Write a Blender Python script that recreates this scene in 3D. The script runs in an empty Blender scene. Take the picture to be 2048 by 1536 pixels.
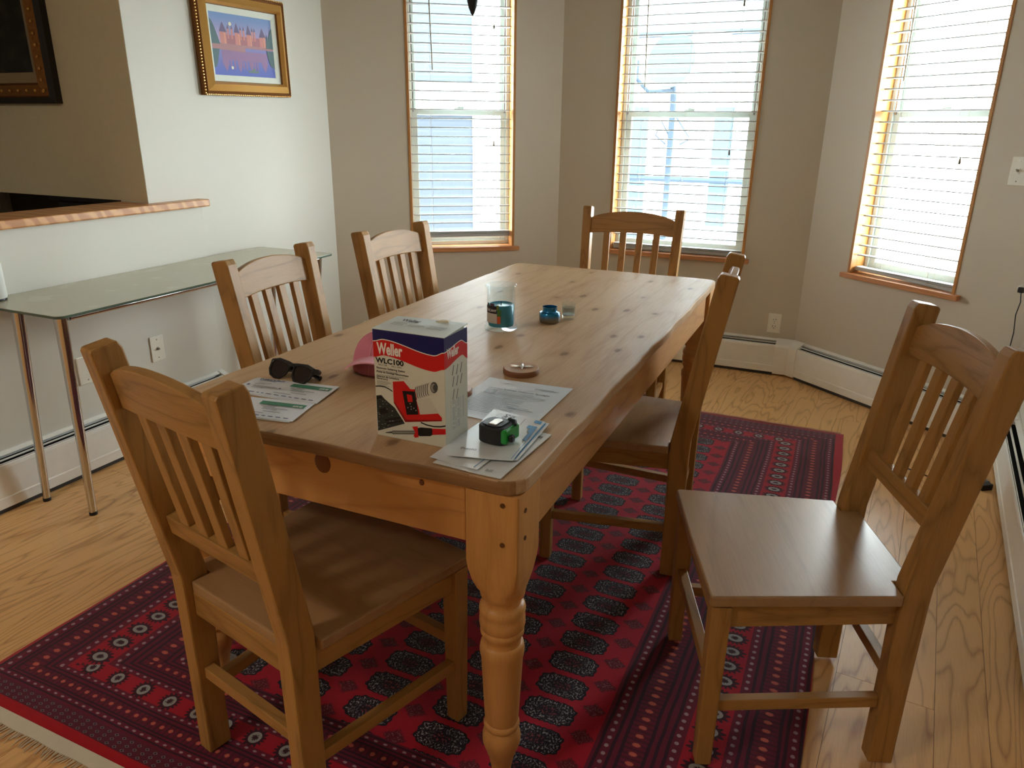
import bpy, bmesh, math, random
from math import sin, cos, pi, radians, sqrt
from mathutils import Vector, Matrix
random.seed(7)
S = bpy.context.scene
COL = S.collection

# ---------------------------------------------------------------- camera, world, exposure
FPX, PITCH, ROLL, YAW = 1476.61, 0.33491092, -0.01141286, 0.41516096
def cam_axes():
    fh = Vector((-sin(YAW), cos(YAW), 0)); r = Vector((cos(YAW), sin(YAW), 0)); up = Vector((0, 0, 1))
    fw = fh*cos(PITCH) - up*sin(PITCH); dn = -(up*cos(PITCH) + fh*sin(PITCH))
    return r*cos(ROLL) + dn*sin(ROLL), dn*cos(ROLL) - r*sin(ROLL), fw
cam = bpy.data.objects.new('camera', bpy.data.cameras.new('camera')); COL.objects.link(cam)
_r, _d, _f = cam_axes()
cam.matrix_world = Matrix(((_r.x, -_d.x, -_f.x, 0), (_r.y, -_d.y, -_f.y, 0), (_r.z, -_d.z, -_f.z, 1.39), (0, 0, 0, 1)))
cam.data.sensor_width = 36; cam.data.lens = FPX/2048*36; cam.data.clip_start = .02; cam.data.clip_end = 200
S.camera = cam

SKY = 8.0
w = bpy.data.worlds.new('overcast_sky'); S.world = w; w.use_nodes = True
wn = w.node_tree.nodes; wn['Background'].inputs[0].default_value = (.90, .955, 1.0, 1); wn['Background'].inputs[1].default_value = SKY
vs = S.view_settings; vs.view_transform = 'Standard'; vs.look = 'None'; vs.gamma = 1; vs.use_curve_mapping = False; vs.exposure = 2.5
S.cycles.max_bounces = 9; S.cycles.diffuse_bounces = 6; S.cycles.glossy_bounces = 4
S.cycles.transmission_bounces = 8; S.cycles.transparent_max_bounces = 16
S.cycles.sample_clamp_indirect = 6.0; S.cycles.caustics_reflective = False; S.cycles.caustics_refractive = False

# ---------------------------------------------------------------- node expressions
def lin(c):
    return tuple((x/12.92 if x <= .04045 else ((x+.055)/1.055)**2.4) for x in [v/255 for v in c])
class T:
    tree = None
def node(t): return T.tree.nodes.new(t)
class V:
    def __init__(s, k): s.k = k
    def __add__(a, b): return mth('ADD', a, b)
    def __radd__(a, b): return mth('ADD', b, a)
    def __sub__(a, b): return mth('SUBTRACT', a, b)
    def __rsub__(a, b): return mth('SUBTRACT', b, a)
    def __mul__(a, b): return mth('MULTIPLY', a, b)
    def __rmul__(a, b): return mth('MULTIPLY', b, a)
    def __truediv__(a, b): return mth('DIVIDE', a, b)
def put(sock, v):
    if isinstance(v, V): T.tree.links.new(v.k, sock)
    elif isinstance(v, tuple): sock.default_value = (*v, 1) if len(sock.default_value) == 4 and len(v) == 3 else v
    else: sock.default_value = v
def mth(op, *a, clamp=False):
    n = node('ShaderNodeMath'); n.operation = op; n.use_clamp = clamp
    for i, x in enumerate(a): put(n.inputs[i], x)
    return V(n.outputs[0])
def floor_(a): return mth('FLOOR', a)
def frac(a): return mth('FRACT', a)
def vabs(a): return mth('ABSOLUTE', a)
def vmin(a, b): return mth('MINIMUM', a, b)
def vmax(a, b): return mth('MAXIMUM', a, b)
def gt(a, b): return mth('GREATER_THAN', a, b)
def lt(a, b): return mth('LESS_THAN', a, b)
def vsin(a): return mth('SINE', a)
def step(lo, hi, x):
    n = node('ShaderNodeMapRange'); n.interpolation_type = 'SMOOTHSTEP'
    put(n.inputs[0], x); put(n.inputs[1], lo); put(n.inputs[2], hi); return V(n.outputs[0])
def near(x, c, w): return lt(vabs(x - c), w)
def mixc(f, a, b):
    n = node('ShaderNodeMix'); n.data_type = 'RGBA'; put(n.inputs[0], f); put(n.inputs[6], a); put(n.inputs[7], b); return V(n.outputs[2])
def comb(x, y, z):
    n = node('ShaderNodeCombineXYZ')
    for i, q in enumerate((x, y, z)): put(n.inputs[i], q)
    return V(n.outputs[0])
def sep(v):
    n = node('ShaderNodeSeparateXYZ'); put(n.inputs[0], v); return [V(o) for o in n.outputs]
def noise(v, sc, det=3, rough=.5):
    n = node('ShaderNodeTexNoise'); put(n.inputs['Vector'], v); put(n.inputs['Scale'], sc); put(n.inputs['Detail'], det); put(n.inputs['Roughness'], rough); return V(n.outputs[0])
def voro(v, sc):
    n = node('ShaderNodeTexVoronoi'); n.voronoi_dimensions = '2D'; put(n.inputs['Vector'], v); put(n.inputs['Scale'], sc); return V(n.outputs['Distance'])
def objc(): return V(node('ShaderNodeTexCoord').outputs['Object'])
def posc(): return V(node('ShaderNodeNewGeometry').outputs['Position'])
def rnd(): return V(node('ShaderNodeObjectInfo').outputs['Random'])
MATS = {}
def mat(name, col=(.8, .8, .8), rough=.5, metal=0, coat=0, fn=None, spec=.5, bump=None, trans=0, ior=1.45, sheen=0):
    if name in MATS: return MATS[name]
    m = bpy.data.materials.new(name); m.use_nodes = True; T.tree = m.node_tree
    b = m.node_tree.nodes['Principled BSDF']
    b.inputs['Roughness'].default_value = rough; b.inputs['Metallic'].default_value = metal
    b.inputs['Coat Weight'].default_value = coat; b.inputs['Coat Roughness'].default_value = .25
    b.inputs['Specular IOR Level'].default_value = spec; b.inputs['Transmission Weight'].default_value = trans; b.inputs['IOR'].default_value = ior
    b.inputs['Sheen Weight'].default_value = sheen
    bm = None
    if fn:
        r = fn(b)
        if isinstance(r, tuple) and isinstance(r[0], V): c, bm = r
        else: c = r
        put(b.inputs['Base Color'], c)
    else:
        n = noise(objc(), 35, 2); put(b.inputs['Base Color'], mixc(n, tuple(x*.96 for x in col), tuple(min(1, x*1.04) for x in col)))
    if bump: bm = noise(objc(), bump[0], 3)
    if bm is not None:
        n = node('ShaderNodeBump'); put(n.inputs['Height'], bm); n.inputs['Distance'].default_value = bump[1] if bump else .001
        n.inputs['Strength'].default_value = bump[2] if bump and len(bump) > 2 else .5
        T.tree.links.new(n.outputs[0], b.inputs['Normal'])
    MATS[name] = m; return m

def woodmat(name, light, dark, axis='y', ring=9, k=26, fib=260, rough=.42, coat=.15, knots=0, world=False, amt=.6, spec=.5):
    def fn(b):
        v = posc() if world else objc(); r = rnd()
        x, y, z = sep(v)
        if axis == 'y': a, p, q = y, x, z
        elif axis == 'x': a, p, q = x, y, z
        else: a, p, q = z, x, y
        p = p + r*7.3; a = a + r*11.1
        base = comb(p*ring, a*(ring*.13), q*ring)
        n1 = noise(base, 1.0, 2, .45)
        cont = vabs(vsin(n1*k + p*ring*1.2))
        cont = mth('POWER', 1.0 - cont, 2.2)
        f = noise(comb(p*fib, a*fib*.045, q*fib), 1.0, 2)
        tone = noise(comb(p*6.0, a*.9, q*6.0), 1.0, 2)
        g = mth('ADD', cont*amt, (f - .5)*.55 + (tone - .5)*.5 + (r - .5)*.12, clamp=True)
        c = mixc(g, light, dark)
        if knots:
            vd = voro(comb(p*knots*1.0, a*knots*.55, q*.0), 1.0)
            kk = 1.0 - step(.02, .085, vd + (noise(base, 5, 3) - .5)*.16)
            c = mixc(kk*.70, c, tuple(t*.40 for t in dark))
            ring2 = (1.0 - step(.08, .22, vd))*vabs(vsin(vd*90.0))
            c = mixc(ring2*.22, c, dark)
        put(b.inputs['Roughness'], rough + (f - .5)*.18)
        return c
    return mat(name, rough=rough, coat=coat, fn=fn, spec=spec)

# ---------------------------------------------------------------- mesh building
class MB:
    def __init__(s): s.v = []; s.f = []
    def add(s, vs, fs):
        o = len(s.v); s.v += [tuple(p) for p in vs]; s.f += [tuple(i+o for i in f) for f in fs]; return s
    def hexa(s, p):   # 8 points: bottom 4 (ccw), top 4
        return s.add(p, [(3, 2, 1, 0), (4, 5, 6, 7), (0, 1, 5, 4), (1, 2, 6, 5), (2, 3, 7, 6), (3, 0, 4, 7)])
    def box(s, x0, x1, y0, y1, z0, z1, M=None):
        x0, x1 = min(x0, x1), max(x0, x1); y0, y1 = min(y0, y1), max(y0, y1); z0, z1 = min(z0, z1), max(z0, z1)
        p = [Vector(q) for q in ((x0, y0, z0), (x1, y0, z0), (x1, y1, z0), (x0, y1, z0), (x0, y0, z1), (x1, y0, z1), (x1, y1, z1), (x0, y1, z1))]
        if M: p = [M @ q for q in p]
        return s.hexa(p)
    def lathe(s, prof, seg=24, c=(0, 0, 0), M=None, close=True):
        n = len(prof); vs = []
        for i in range(seg):
            a = 2*pi*i/seg
            for r, z in prof:
                q = Vector((r*cos(a), r*sin(a), z)); q = M @ q if M else q; vs.append(q + Vector(c))
        fs = []
        for i in range(seg):
            j = (i+1) % seg
            for k in range(n-1): fs.append((i*n+k, j*n+k, j*n+k+1, i*n+k+1))
        if close:
            fs.append(tuple(i*n for i in reversed(range(seg)))); fs.append(tuple(i*n+n-1 for i in range(seg)))
        return s.add(vs, fs)
    def prism(s, pts, d, M=None):  # pts 2D ccw -> extruded along local z by (d0,d1)
        n = len(pts); vs = [Vector((x, y, d[0])) for x, y in pts] + [Vector((x, y, d[1])) for x, y in pts]
        if M: vs = [M @ q for q in vs]
        return s.add(vs, [tuple(reversed(range(n))), tuple(range(n, 2*n))] + [(i, (i+1) % n, (i+1) % n + n, i+n) for i in range(n)])
    def tube(s, pts, r, seg=8, flat=None):
        pts = [Vector(p) for p in pts]; n = len(pts); vs = []
        rr = r if isinstance(r, (list, tuple)) else [r]*n
        up = Vector((0, 0, 1)); prev = None
        for i, p in enumerate(pts):
            t = (pts[min(i+1, n-1)] - pts[max(i-1, 0)]).normalized()
            a = prev if prev is not None else (up if abs(t.z) < .9 else Vector((1, 0, 0)))
            a = (a - t*a.dot(t)).normalized(); b = t.cross(a); prev = a
            fl = flat or 1
            for k in range(seg):
                an = 2*pi*k/seg; vs.append(p + a*cos(an)*rr[i]*fl + b*sin(an)*rr[i])
        fs = [(i*seg+k, i*seg+(k+1) % seg, (i+1)*seg+(k+1) % seg, (i+1)*seg+k) for i in range(n-1) for k in range(seg)]
        fs += [tuple(reversed(range(seg))), tuple((n-1)*seg+k for k in range(seg))]
        return s.add(vs, fs)
    def loft(s, rings, cap=True):
        n = len(rings[0]); vs = [p for r in rings for p in r]
        fs = [(i*n+k, i*n+(k+1) % n, (i+1)*n+(k+1) % n, (i+1)*n+k) for i in range(len(rings)-1) for k in range(n)]
        if cap: fs += [tuple(reversed(range(n))), tuple((len(rings)-1)*n+k for k in range(n))]
        return s.add(vs, fs)
def build(name, mb, m, parent=None, smooth=False, bevel=0, seg=2, fix=True):
    me = bpy.data.meshes.new(name); me.from_pydata([tuple(v) for v in mb.v], [], mb.f)
    if fix:
        b = bmesh.new(); b.from_mesh(me); bmesh.ops.recalc_face_normals(b, faces=b.faces); b.to_mesh(me); b.free()
    if smooth:
        for p in me.polygons: p.use_smooth = True
    me.materials.append(m)
    o = bpy.data.objects.new(name, me); COL.objects.link(o)
    if parent: o.parent = parent
    if bevel:
        mo = o.modifiers.new('bevel', 'BEVEL'); mo.width = bevel; mo.segments = seg; mo.limit_method = 'ANGLE'; mo.angle_limit = radians(40)
        mo.harden_normals = False
    if smooth == 2:
        me.set_sharp_from_angle(angle=radians(40))
    return o
def thing(name, label, cat, loc=(0, 0, 0), rz=0, group=None):
    o = bpy.data.objects.new(name, None); COL.objects.link(o); o.empty_display_size = .05
    o.location = loc; o.rotation_euler = (0, 0, rz); o['label'] = label; o['category'] = cat
    if group: o['group'] = group
    return o
def tag(o, label, cat, group=None):
    o['label'] = label; o['category'] = cat
    if group: o['group'] = group
    return o
def struct(o, label=None):
    o['kind'] = 'structure'
    if label: o['label'] = label
    return o
def frame(name, a, d, nrm):   # local x along wall, local y outward, z up
    M = Matrix(((d.x, nrm.x, 0, a.x), (d.y, nrm.y, 0, a.y), (0, 0, 1, 0), (0, 0, 0, 1))); return M
def text_mesh(name, body, size, m, parent, M, sx=1, bold=0, align='LEFT', shear=0, th=.00006):
    c = bpy.data.curves.new(name, 'FONT'); c.body = body; c.size = size; c.offset = bold; c.align_x = align; c.shear = shear; c.extrude = 0; c.resolution_u = 3
    o = bpy.data.objects.new(name, c); COL.objects.link(o)
    dg = bpy.context.evaluated_depsgraph_get(); me = bpy.data.meshes.new_from_object(o.evaluated_get(dg))
    bpy.data.objects.remove(o)
    me.materials.clear(); me.materials.append(m)
    o = bpy.data.objects.new(name, me); COL.objects.link(o)
    me.transform(M @ Matrix.Diagonal((sx, 1, 1, 1)))
    o.parent = parent; return o

# ---------------------------------------------------------------- materials
def wallfn(b):
    n = noise(posc(), 1.1, 2)
    return mixc(n, lin((211, 208, 196)), lin((215, 212, 201)))
M_wall = mat('wall_paint', rough=.62, fn=wallfn, spec=.35, bump=(180, .0004, .25))
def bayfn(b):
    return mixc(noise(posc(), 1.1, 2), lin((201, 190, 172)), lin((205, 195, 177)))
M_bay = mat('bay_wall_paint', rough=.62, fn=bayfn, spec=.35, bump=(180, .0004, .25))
M_ceil = mat('ceiling_paint', lin((206, 204, 198)), .8)
M_rear = mat('rear_wall_paint', lin((150, 132, 108)), .7)
M_oak = woodmat('oak_floor', lin((228, 180, 120)), lin((162, 108, 60)), 'y', ring=7.5, k=44, fib=330, rough=.36, coat=.0, world=False, amt=.60, spec=.42)
M_pine = woodmat('pine_top', lin((198, 164, 126)), lin((152, 114, 78)), 'y', ring=7, k=20, fib=210, rough=.47, coat=0, knots=5.6, amt=.26, spec=.15)
M_pineend = woodmat('pine_edge', lin((150, 112, 74)), lin((104, 72, 44)), 'x', ring=9, k=24, fib=230, rough=.5, coat=.05, amt=.4)
M_pinex = woodmat('pine_apron_x', lin((216, 158, 94)), lin((168, 110, 58)), 'x', ring=7, k=22, fib=230, rough=.42, coat=.1, knots=3.5, amt=.45)
M_piney = woodmat('pine_apron_y', lin((200, 146, 86)), lin((150, 94, 50)), 'y', ring=7, k=22, fib=230, rough=.42, coat=.1, knots=3.5, amt=.45)
M_pinez = woodmat('pine_leg', lin((204, 150, 88)), lin((158, 104, 54)), 'z', ring=6, k=20, fib=230, rough=.42, coat=.08, amt=.35, spec=.35)
CL, CD = lin((170, 126, 70)), lin((108, 74, 36))
M_chz = woodmat('chair_wood_upright', CL, CD, 'z', ring=14, k=16, fib=300, rough=.42, coat=.05, amt=.45, spec=.3)
M_chx = woodmat('chair_wood_rail', CL, CD, 'x', ring=14, k=16, fib=300, rough=.42, coat=.05, amt=.45, spec=.3)
M_chy = woodmat('chair_wood_side', CL, CD, 'y', ring=14, k=16, fib=300, rough=.42, coat=.05, amt=.45, spec=.3)
M_seat = woodmat('chair_wood_seat', lin((160, 124, 84)), lin((118, 86, 54)), 'x', ring=10, k=14, fib=240, rough=.33, coat=.0, amt=.3, spec=.85)
M_honey = woodmat('window_wood', lin((186, 128, 66)), lin((146, 88, 40)), 'z', ring=12, k=14, fib=260, rough=.4, coat=.15, amt=.4)
M_sill = woodmat('sill_wood', lin((198, 136, 88)), lin((150, 90, 52)), 'x', ring=12, k=14, fib=260, rough=.4, coat=.15, amt=.4)
def ledgefn(b):
    x, y, z = sep(objc())
    n = noise(comb(x*4, y*9, z*4), 1.0, 3)
    st = vsin(y*95.0 + z*60 + n*14.0)
    g = step(-.6, .9, st)*.75 + noise(comb(x*200, y*10, z*200), 1, 2)*.3
    return mixc(g, lin((180, 118, 68)), lin((216, 160, 104)))
M_ledge = mat('figured_ledge_wood', rough=.38, coat=.2, fn=ledgefn)
M_heat = mat('heater_enamel', lin((240, 240, 234)), .42)
M_dark = mat('fin_slot_shade', (.006, .006, .006), .8, spec=.1)
M_dustshade = mat('dusty_gap_shade', lin((70, 68, 66)), .9)
M_vinyl = mat('vinyl_white', lin((196, 202, 194)), .5, spec=.2)
M_slat = mat('blind_slat', lin((178, 180, 178)), .5, spec=.2)
M_white = mat('plate_white', lin((232, 228, 214)), .35)
M_black = mat('black_plastic', (.012, .012, .013), .35)
M_grey = mat('grey_metal_screw', (.35, .34, .32), .35, metal=1)
M_chrome = mat('brushed_chrome', (.66, .66, .66), .13, metal=1)
M_gold = mat('gilt_frame', lin((226, 176, 98)), .30, metal=.60, bump=(150, .001, .5))
M_golddk = mat('gilt_antique', lin((120, 74, 30)), .42, metal=.5, bump=(120, .002, .6))
M_linen = mat('frame_liner', lin((222, 226, 214)), .7)
M_linendk = mat('frame_liner_taupe', lin((150, 132, 104)), .7)

def glass_thin(name, tint=(.95, .98, .97), refl=.09, rough=0.0):
    m = bpy.data.materials.new(name); m.use_nodes = True; T.tree = m.node_tree; nt = m.node_tree
    nt.nodes.remove(nt.nodes['Principled BSDF'])
    tr = node('ShaderNodeBsdfTransparent'); tr.inputs[0].default_value = (*tint, 1)
    gl = node('ShaderNodeBsdfGlossy'); gl.inputs['Roughness'].default_value = rough
    lw = node('ShaderNodeLayerWeight'); lw.inputs[0].default_value = .5
    fac = mth('ADD', mth('POWER', V(lw.outputs['Facing']), 4.0)*.55, .035)
    mx = node('ShaderNodeMixShader'); nt.links.new(fac.k, mx.inputs[0]); nt.links.new(tr.outputs[0], mx.inputs[1]); nt.links.new(gl.outputs[0], mx.inputs[2])
    nt.links.new(mx.outputs[0], nt.nodes['Material Output'].inputs[0]); return m
M_glass = glass_thin('window_glass')
M_jar = glass_thin('jar_glass', (.93, .96, .96))

# ---------------------------------------------------------------- room shell
def v2(x, y): return Vector((x, y, 0))
XH, XP = -2.79, -2.82                      # half wall face, picture wall face
C12, C23, C34, C45 = v2(XP, 3.716), v2(-1.695, 4.55), v2(-.173, 4.55), v2(.83, 3.725)
W5E = v2(.355, -1.5)
H = 2.6; TH = .2; ZS, ZT = .655, 2.2
def wallframe(a, b):
    d = (b - a).normalized(); n = Vector((-d.y, d.x, 0)); return Matrix(((d.x, n.x, 0, a.x), (d.y, n.y, 0, a.y), (0, 0, 1, 0), (0, 0, 0, 1))), (b-a).length
def wall_with_hole(name, a, b, u0=None, u1=None, m=None):
    M, L = wallframe(a, b); mb = MB()
    if u0 is None: mb.box(0, L, 0, TH, 0, H)
    else:
        mb.box(0, u0, 0, TH, 0, H); mb.box(u1, L, 0, TH, 0, H); mb.box(u0, u1, 0, TH, 0, ZS); mb.box(u0, u1, 0, TH, ZT, H)
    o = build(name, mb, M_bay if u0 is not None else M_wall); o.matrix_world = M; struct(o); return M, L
# walls run counter-clockwise seen from outside: local +y must point outward
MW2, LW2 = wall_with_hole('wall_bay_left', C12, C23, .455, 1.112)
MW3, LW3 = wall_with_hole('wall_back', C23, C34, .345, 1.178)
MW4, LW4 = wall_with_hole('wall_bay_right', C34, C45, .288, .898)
wall_with_hole('wall_right', C45, W5E)
mb = MB(); mb.box(-4.7, .6, -1.7, -1.5, 0, H); struct(build('wall_behind', mb, M_rear))
# corner fillers so that no daylight leaks between wall slabs
mb = MB()
for (p, q, r) in (((XP, 3.716)), ) if False else (): pass
def wedge(c, M1, L1, M2):
    a = M1 @ Vector((L1, TH, 0)); b = M2 @ Vector((0, TH, 0)); pts = [(c.x, c.y), (b.x, b.y), (a.x, a.y)]
    mb.prism(pts, (0, H))
MW5, LW5 = wallframe(C45, W5E)
MP, LP = wallframe(v2(XP, 2.40), C12)
wedge(C23, MW2, LW2, MW3); wedge(C34, MW3, LW3, MW4); wedge(C45, MW4, LW4, MW5); wedge(C12, MP, LP, MW2)
struct(build('trim_outer_corners', mb, M_wall))
mb = MB(); mb.box(XP-.17, XP, 2.40, 3.716, 0, H); struct(build('wall_left', mb, M_wall))
mb = MB(); mb.box(XH-.20, XH, -1.5, 2.675, 0, 1.02); struct(build('wall_half_left', mb, M_wall, bevel=.004))
mb = MB(); mb.box(XP-.17, XP, -1.5, 2.40, 2.2, H); struct(build('wall_header_left', mb, M_wall))
mb = MB(); mb.box(XH-.215, XH+.035, -1.5, 2.69, 1.021, 1.054)
struct(build('trim_ledge', mb, M_ledge, bevel=.006, seg=3), 'figured honey wood ledge capping the half wall')
# passage behind the half wall
mb = MB(); mb.box(-4.7, XP-.17, 2.3985, 2.52, 1.06, H); mb.box(XP-.17, XP-.001, 2.3985, 2.3998, 1.06, H); struct(build('wall_passage_end', mb, mat('passage_paint', lin((216, 206, 176)), .65)))
mb = MB(); mb.box(-4.82, -4.7, -1.7, 3.1, 0, H); struct(build('wall_passage_side', mb, M_wall))
mb = MB(); mb.box(-4.7, XP-.17, 3.0, 3.1, 0, 1.06); mb.box(-4.7, XP-.17, 2.52, 3.1, 1.06, 1.1); struct(build('wall_passage_recess', mb, mat('recess_shade', lin((84, 74, 58)), .8)))  # darkness of the opening is put into this wall colour
o = thing('dark_gap_block', 'black block added for the dark gap under the passage wall, behind the wooden ledge', 'gap filler', (-3.35, 2.76, 0))  # added black block stands in for the dark gap here
mb = MB(); mb.box(-.30, .33, -.2, .2, 0, 1.02); build('body', mb, M_black, o, bevel=.01)
mb = MB(); mb.box(-.32, .35, -.23, .22, 1.02, 1.045); build('block_top', mb, mat('gap_block_top', lin((30, 28, 26)), .4), o, bevel=.004)
mb = MB(); mb.box(-.28, .31, -.215, -.2, .1, .98); build('block_front', mb, M_black, o, bevel=.004)

# ceiling, floor slab
poly = [(-4.8, -1.7), (.66, -1.7), (1.05, 3.8), (-.1, 4.76), (-1.77, 4.76), (-2.95, 3.85), (-3.0, 3.2), (-4.8, 3.2)]
mb = MB(); mb.prism(poly, (H, H+.15)); struct(build('ceiling', mb, M_ceil))
mb = MB(); mb.prism(poly, (-.14, -.012)); FLOOR = struct(build('floor', mb, mat('subfloor', lin((60, 42, 26)), .8)))
# oak planks, each its own part of the floor; they run parallel to the right wall
pd = Vector((.091, 1, 0)).normalized(); pn = Vector((pd.y, -pd.x, 0))
def inside(p):
    c = False; n = len(poly); j = n-1
    for i in range(n):
        xi, yi = poly[i]; xj, yj = poly[j]
        if (yi > p.y) != (yj > p.y) and p.x < (xj-xi)*(p.y-yi)/(yj-yi)+xi: c = not c
        j = i
    return c
PW = .118; rr = random.Random(3)
ang = math.atan2(pd.y, pd.x) - pi/2
for i in range(-36, 9):
    off = .455 + i*PW + PW/2       # perpendicular offset from the line through the origin
    s = -2.2 + rr.uniform(0, 1.2)
    while s < 5.0:
        L = rr.uniform(1.3, 2.3); e = min(s+L, 5.0)
        c = pn*off + pd*((s+e)/2)
        # trim to room
        s2, e2 = s, e
        while s2 < e2 and not inside(pn*off + pd*s2): s2 += .05
        while e2 > s2 and not inside(pn*off + pd*e2): e2 -= .05
        if e2 - s2 > .12:
            cc = pn*off + pd*((s2+e2)/2); hl = (e2-s2)/2 - .0006; hw = PW/2 - .0005
            if not (cc.x < -3.0 and i < -30 and False):
                mb = MB(); mb.box(-hw, hw, -hl, hl, -.012, 0)
                o = build('plank', mb, M_oak, FLOOR, fix=False); o.location = cc; o.rotation_euler = (0, 0, ang)
        s = e

# ---------------------------------------------------------------- windows
def window(idx, M, u0, u1):
    w_ = u1 - u0
    R = bpy.data.objects.new('window_%d' % idx, None); COL.objects.link(R); R.matrix_world = M @ Matrix.Translation((u0, 0, 0)); R['kind'] = 'structure'
    mb = MB(); mb.box(.0, .016, -.004, .19, ZS, ZT); build('jamb', mb, M_honey, R, bevel=.002)
    mb = MB(); mb.box(w_-.016, w_, -.004, .19, ZS, ZT); build('jamb', mb, M_honey, R, bevel=.002)
    mb = MB(); mb.box(.016, w_-.016, -.004, .19, ZT-.016, ZT); build('head', mb, M_honey, R, bevel=.002)
    mb = MB(); mb.box(-.025, w_+.03, -.03, .0, ZS-.012, ZS+.014); mb.box(.016, w_-.016, .0, .19, ZS-.0, ZS+.014); build('sill', mb, M_sill, R, bevel=.003)
    a, b, z0, z1 = .016, w_-.016, ZS+.014, ZT-.016
    f = .022
    mb = MB(); mb.box(a, a+f, .10, .19, z0, z1); mb.box(b-f, b, .10, .19, z0, z1); mb.box(a+f, b-f, .10, .19, z0, z0+.025); mb.box(a+f, b-f, .10, .19, z1-f, z1)
    build('window_frame', mb, M_vinyl, R, bevel=.002)
    mb = MB()
    for x in (a+f+.004, b-f-.012): mb.box(x, x+.008, .105, .112, 1.47, z1-f)
    build('balance_track', mb, M_grey, R)
    zm = 1.472
    def sash(nm, y0, y1, s0, s1, st):
        mb = MB(); A, B = a+f, b-f
        mb.box(A, A+st, y0, y1, s0, s1); mb.box(B-st, B, y0, y1, s0, s1); mb.box(A+st, B-st, y0, y1, s0, s0+.034); mb.box(A+st, B-st, y0, y1, s1-.034, s1)
        o = build(nm, mb, M_vinyl, R, bevel=.0025)
        ym = (y0+y1)/2; mb = MB(); mb.box(A+st-.004, B-st+.004, ym-.002, ym+.002, s0+.03, s1-.03); build('pane', mb, M_glass, o)
        return o
    sash('lower_sash', .112, .142, z0+.025, zm+.018, .033)
    sash('upper_sash', .148, .178, zm-.018, z1-f, .03)
    mb = MB(); mb.box(w_/2-.03, w_/2+.03, .118, .14, zm+.018, zm+.027); mb.box(w_/2-.008, w_/2+.034, .113, .13, zm+.027, zm+.034)
    build('sash_lock', mb, M_vinyl, R, bevel=.002)
    # daylight portal so that the sampler finds the opening
    l = bpy.data.lights.new('portal', 'AREA'); l.shape = 'RECTANGLE'; l.size = w_; l.size_y = ZT-ZS; l.cycles.is_portal = True
    lo = bpy.data.objects.new('portal', l); COL.objects.link(lo)
    lo.matrix_world = M @ Matrix.Translation((u0+w_/2, .21, (ZS+ZT)/2)) @ Matrix.Rotation(radians(-90), 4, 'X')
    return R
WINS = [(1, MW2, .455, 1.112), (2, MW3, .345, 1.178), (3, MW4, .288, .898)]
for q in WINS: window(*q)

def blind(M, u0, u1, zb, label, wand, tassels, droop=0, top=2.18):
    w_ = u1-u0-.05; R = thing('window_blind', label, 'blind'); R.matrix_world = M @ Matrix.Translation((u0+.025, .048, 0))
    mb = MB(); mb.box(0, w_, -.026, .026, top-.045, top); build('headrail', mb, M_slat, R, bevel=.002)
    # one slat mesh shared by all
    tilt = radians(-1.5); pts = []
    for k in range(5):
        t = -1+k*.5; y = .0245*t; z = .0022*(1-t*t); pts.append((y*cos(tilt)-z*sin(tilt), y*sin(tilt)+z*cos(tilt)))
    poly2 = pts + [(y, z-.0046) for y, z in reversed(pts)]
    n = len(poly2); mb = MB(); mb.v = [(x, y, z) for x in (0, w_) for y, z in poly2]
    mb.f = [tuple(range(n)), tuple(range(2*n-1, n-1, -1))] + [(i, (i+1) % n, (i+1) % n+n, i+n) for i in range(n)]
    z = top-.075; first = None; pitch = .0515; k = 0
    while z > zb+.06:
        if first is None: first = build('slat', mb, M_slat, R, smooth=False); o = first
        else: o = first.copy(); COL.objects.link(o)
        o.location = (0, 0, z); z -= pitch; k += 1
    # last few slats rest on the bottom rail
    for q in range(3):
        o = first.copy(); COL.objects.link(o); o.location = (0, 0, zb+.020+q*.007)
    mb = MB(); zl = zb+droop
    mb.hexa([Vector(p) for p in ((0, -.025, zl-.0), (w_, -.025, zb-.0), (w_, .025, zb), (0, .025, zl), (0, -.025, zl+.016), (w_, -.025, zb+.016), (w_, .025, zb+.016), (0, .025, zl+.016))])
    build('bottom_rail', mb, M_slat, R, bevel=.003)
    for x in (.13, w_/2, w_-.13) if w_ > .7 else (.12, w_-.14):
        mb = MB()
        for y in (-.027, .027): mb.tube([(x, y, top-.04), (x, y, zb+.01)], .0008, 4)
        build('ladder_cord', mb, mat('cord_cream', lin((205, 202, 190)), .7), R)
    if wand:
        mb = MB(); mb.tube([(wand[0], -.035, top-.05), (wand[0]+.012, -.04, wand[1])], .0035, 6)
        build('tilt_wand', mb, mat('wand_tan', lin((150, 135, 105)), .4), R)
    for x, zt in tassels:
        mb = MB(); mb.tube([(x, -.034, top-.05), (x, -.036, zt+.03)], .0009, 4); build('pull_cord', mb, MATS['cord_cream'], R)
        mb = MB(); mb.lathe([(.002, .03), (.004, .024), (.006, .004), (.005, 0)], 10, (x, -.036, zt)); build('tassel', mb, mat('tassel_tan', lin((120, 105, 82)), .5), R, smooth=2)
    return R
blind(MW2, .455, 1.112, .728, 'narrow white slatted blind in the left bay window, raised a little above the sill', (.12, 1.70), [(.50, 1.28), (.50, 1.93)])
blind(MW3, .345, 1.178, .672, 'widest white slatted blind, in the middle window behind the far chair', (.13, 1.62), [(.66, 1.25), (.66, 2.02)])
blind(MW4, .288, .898, .668, 'white slatted blind in the right bay window above the long heater', (.10, 1.62), [(.47, 1.25), (.44, 1.93)], droop=.02)

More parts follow.
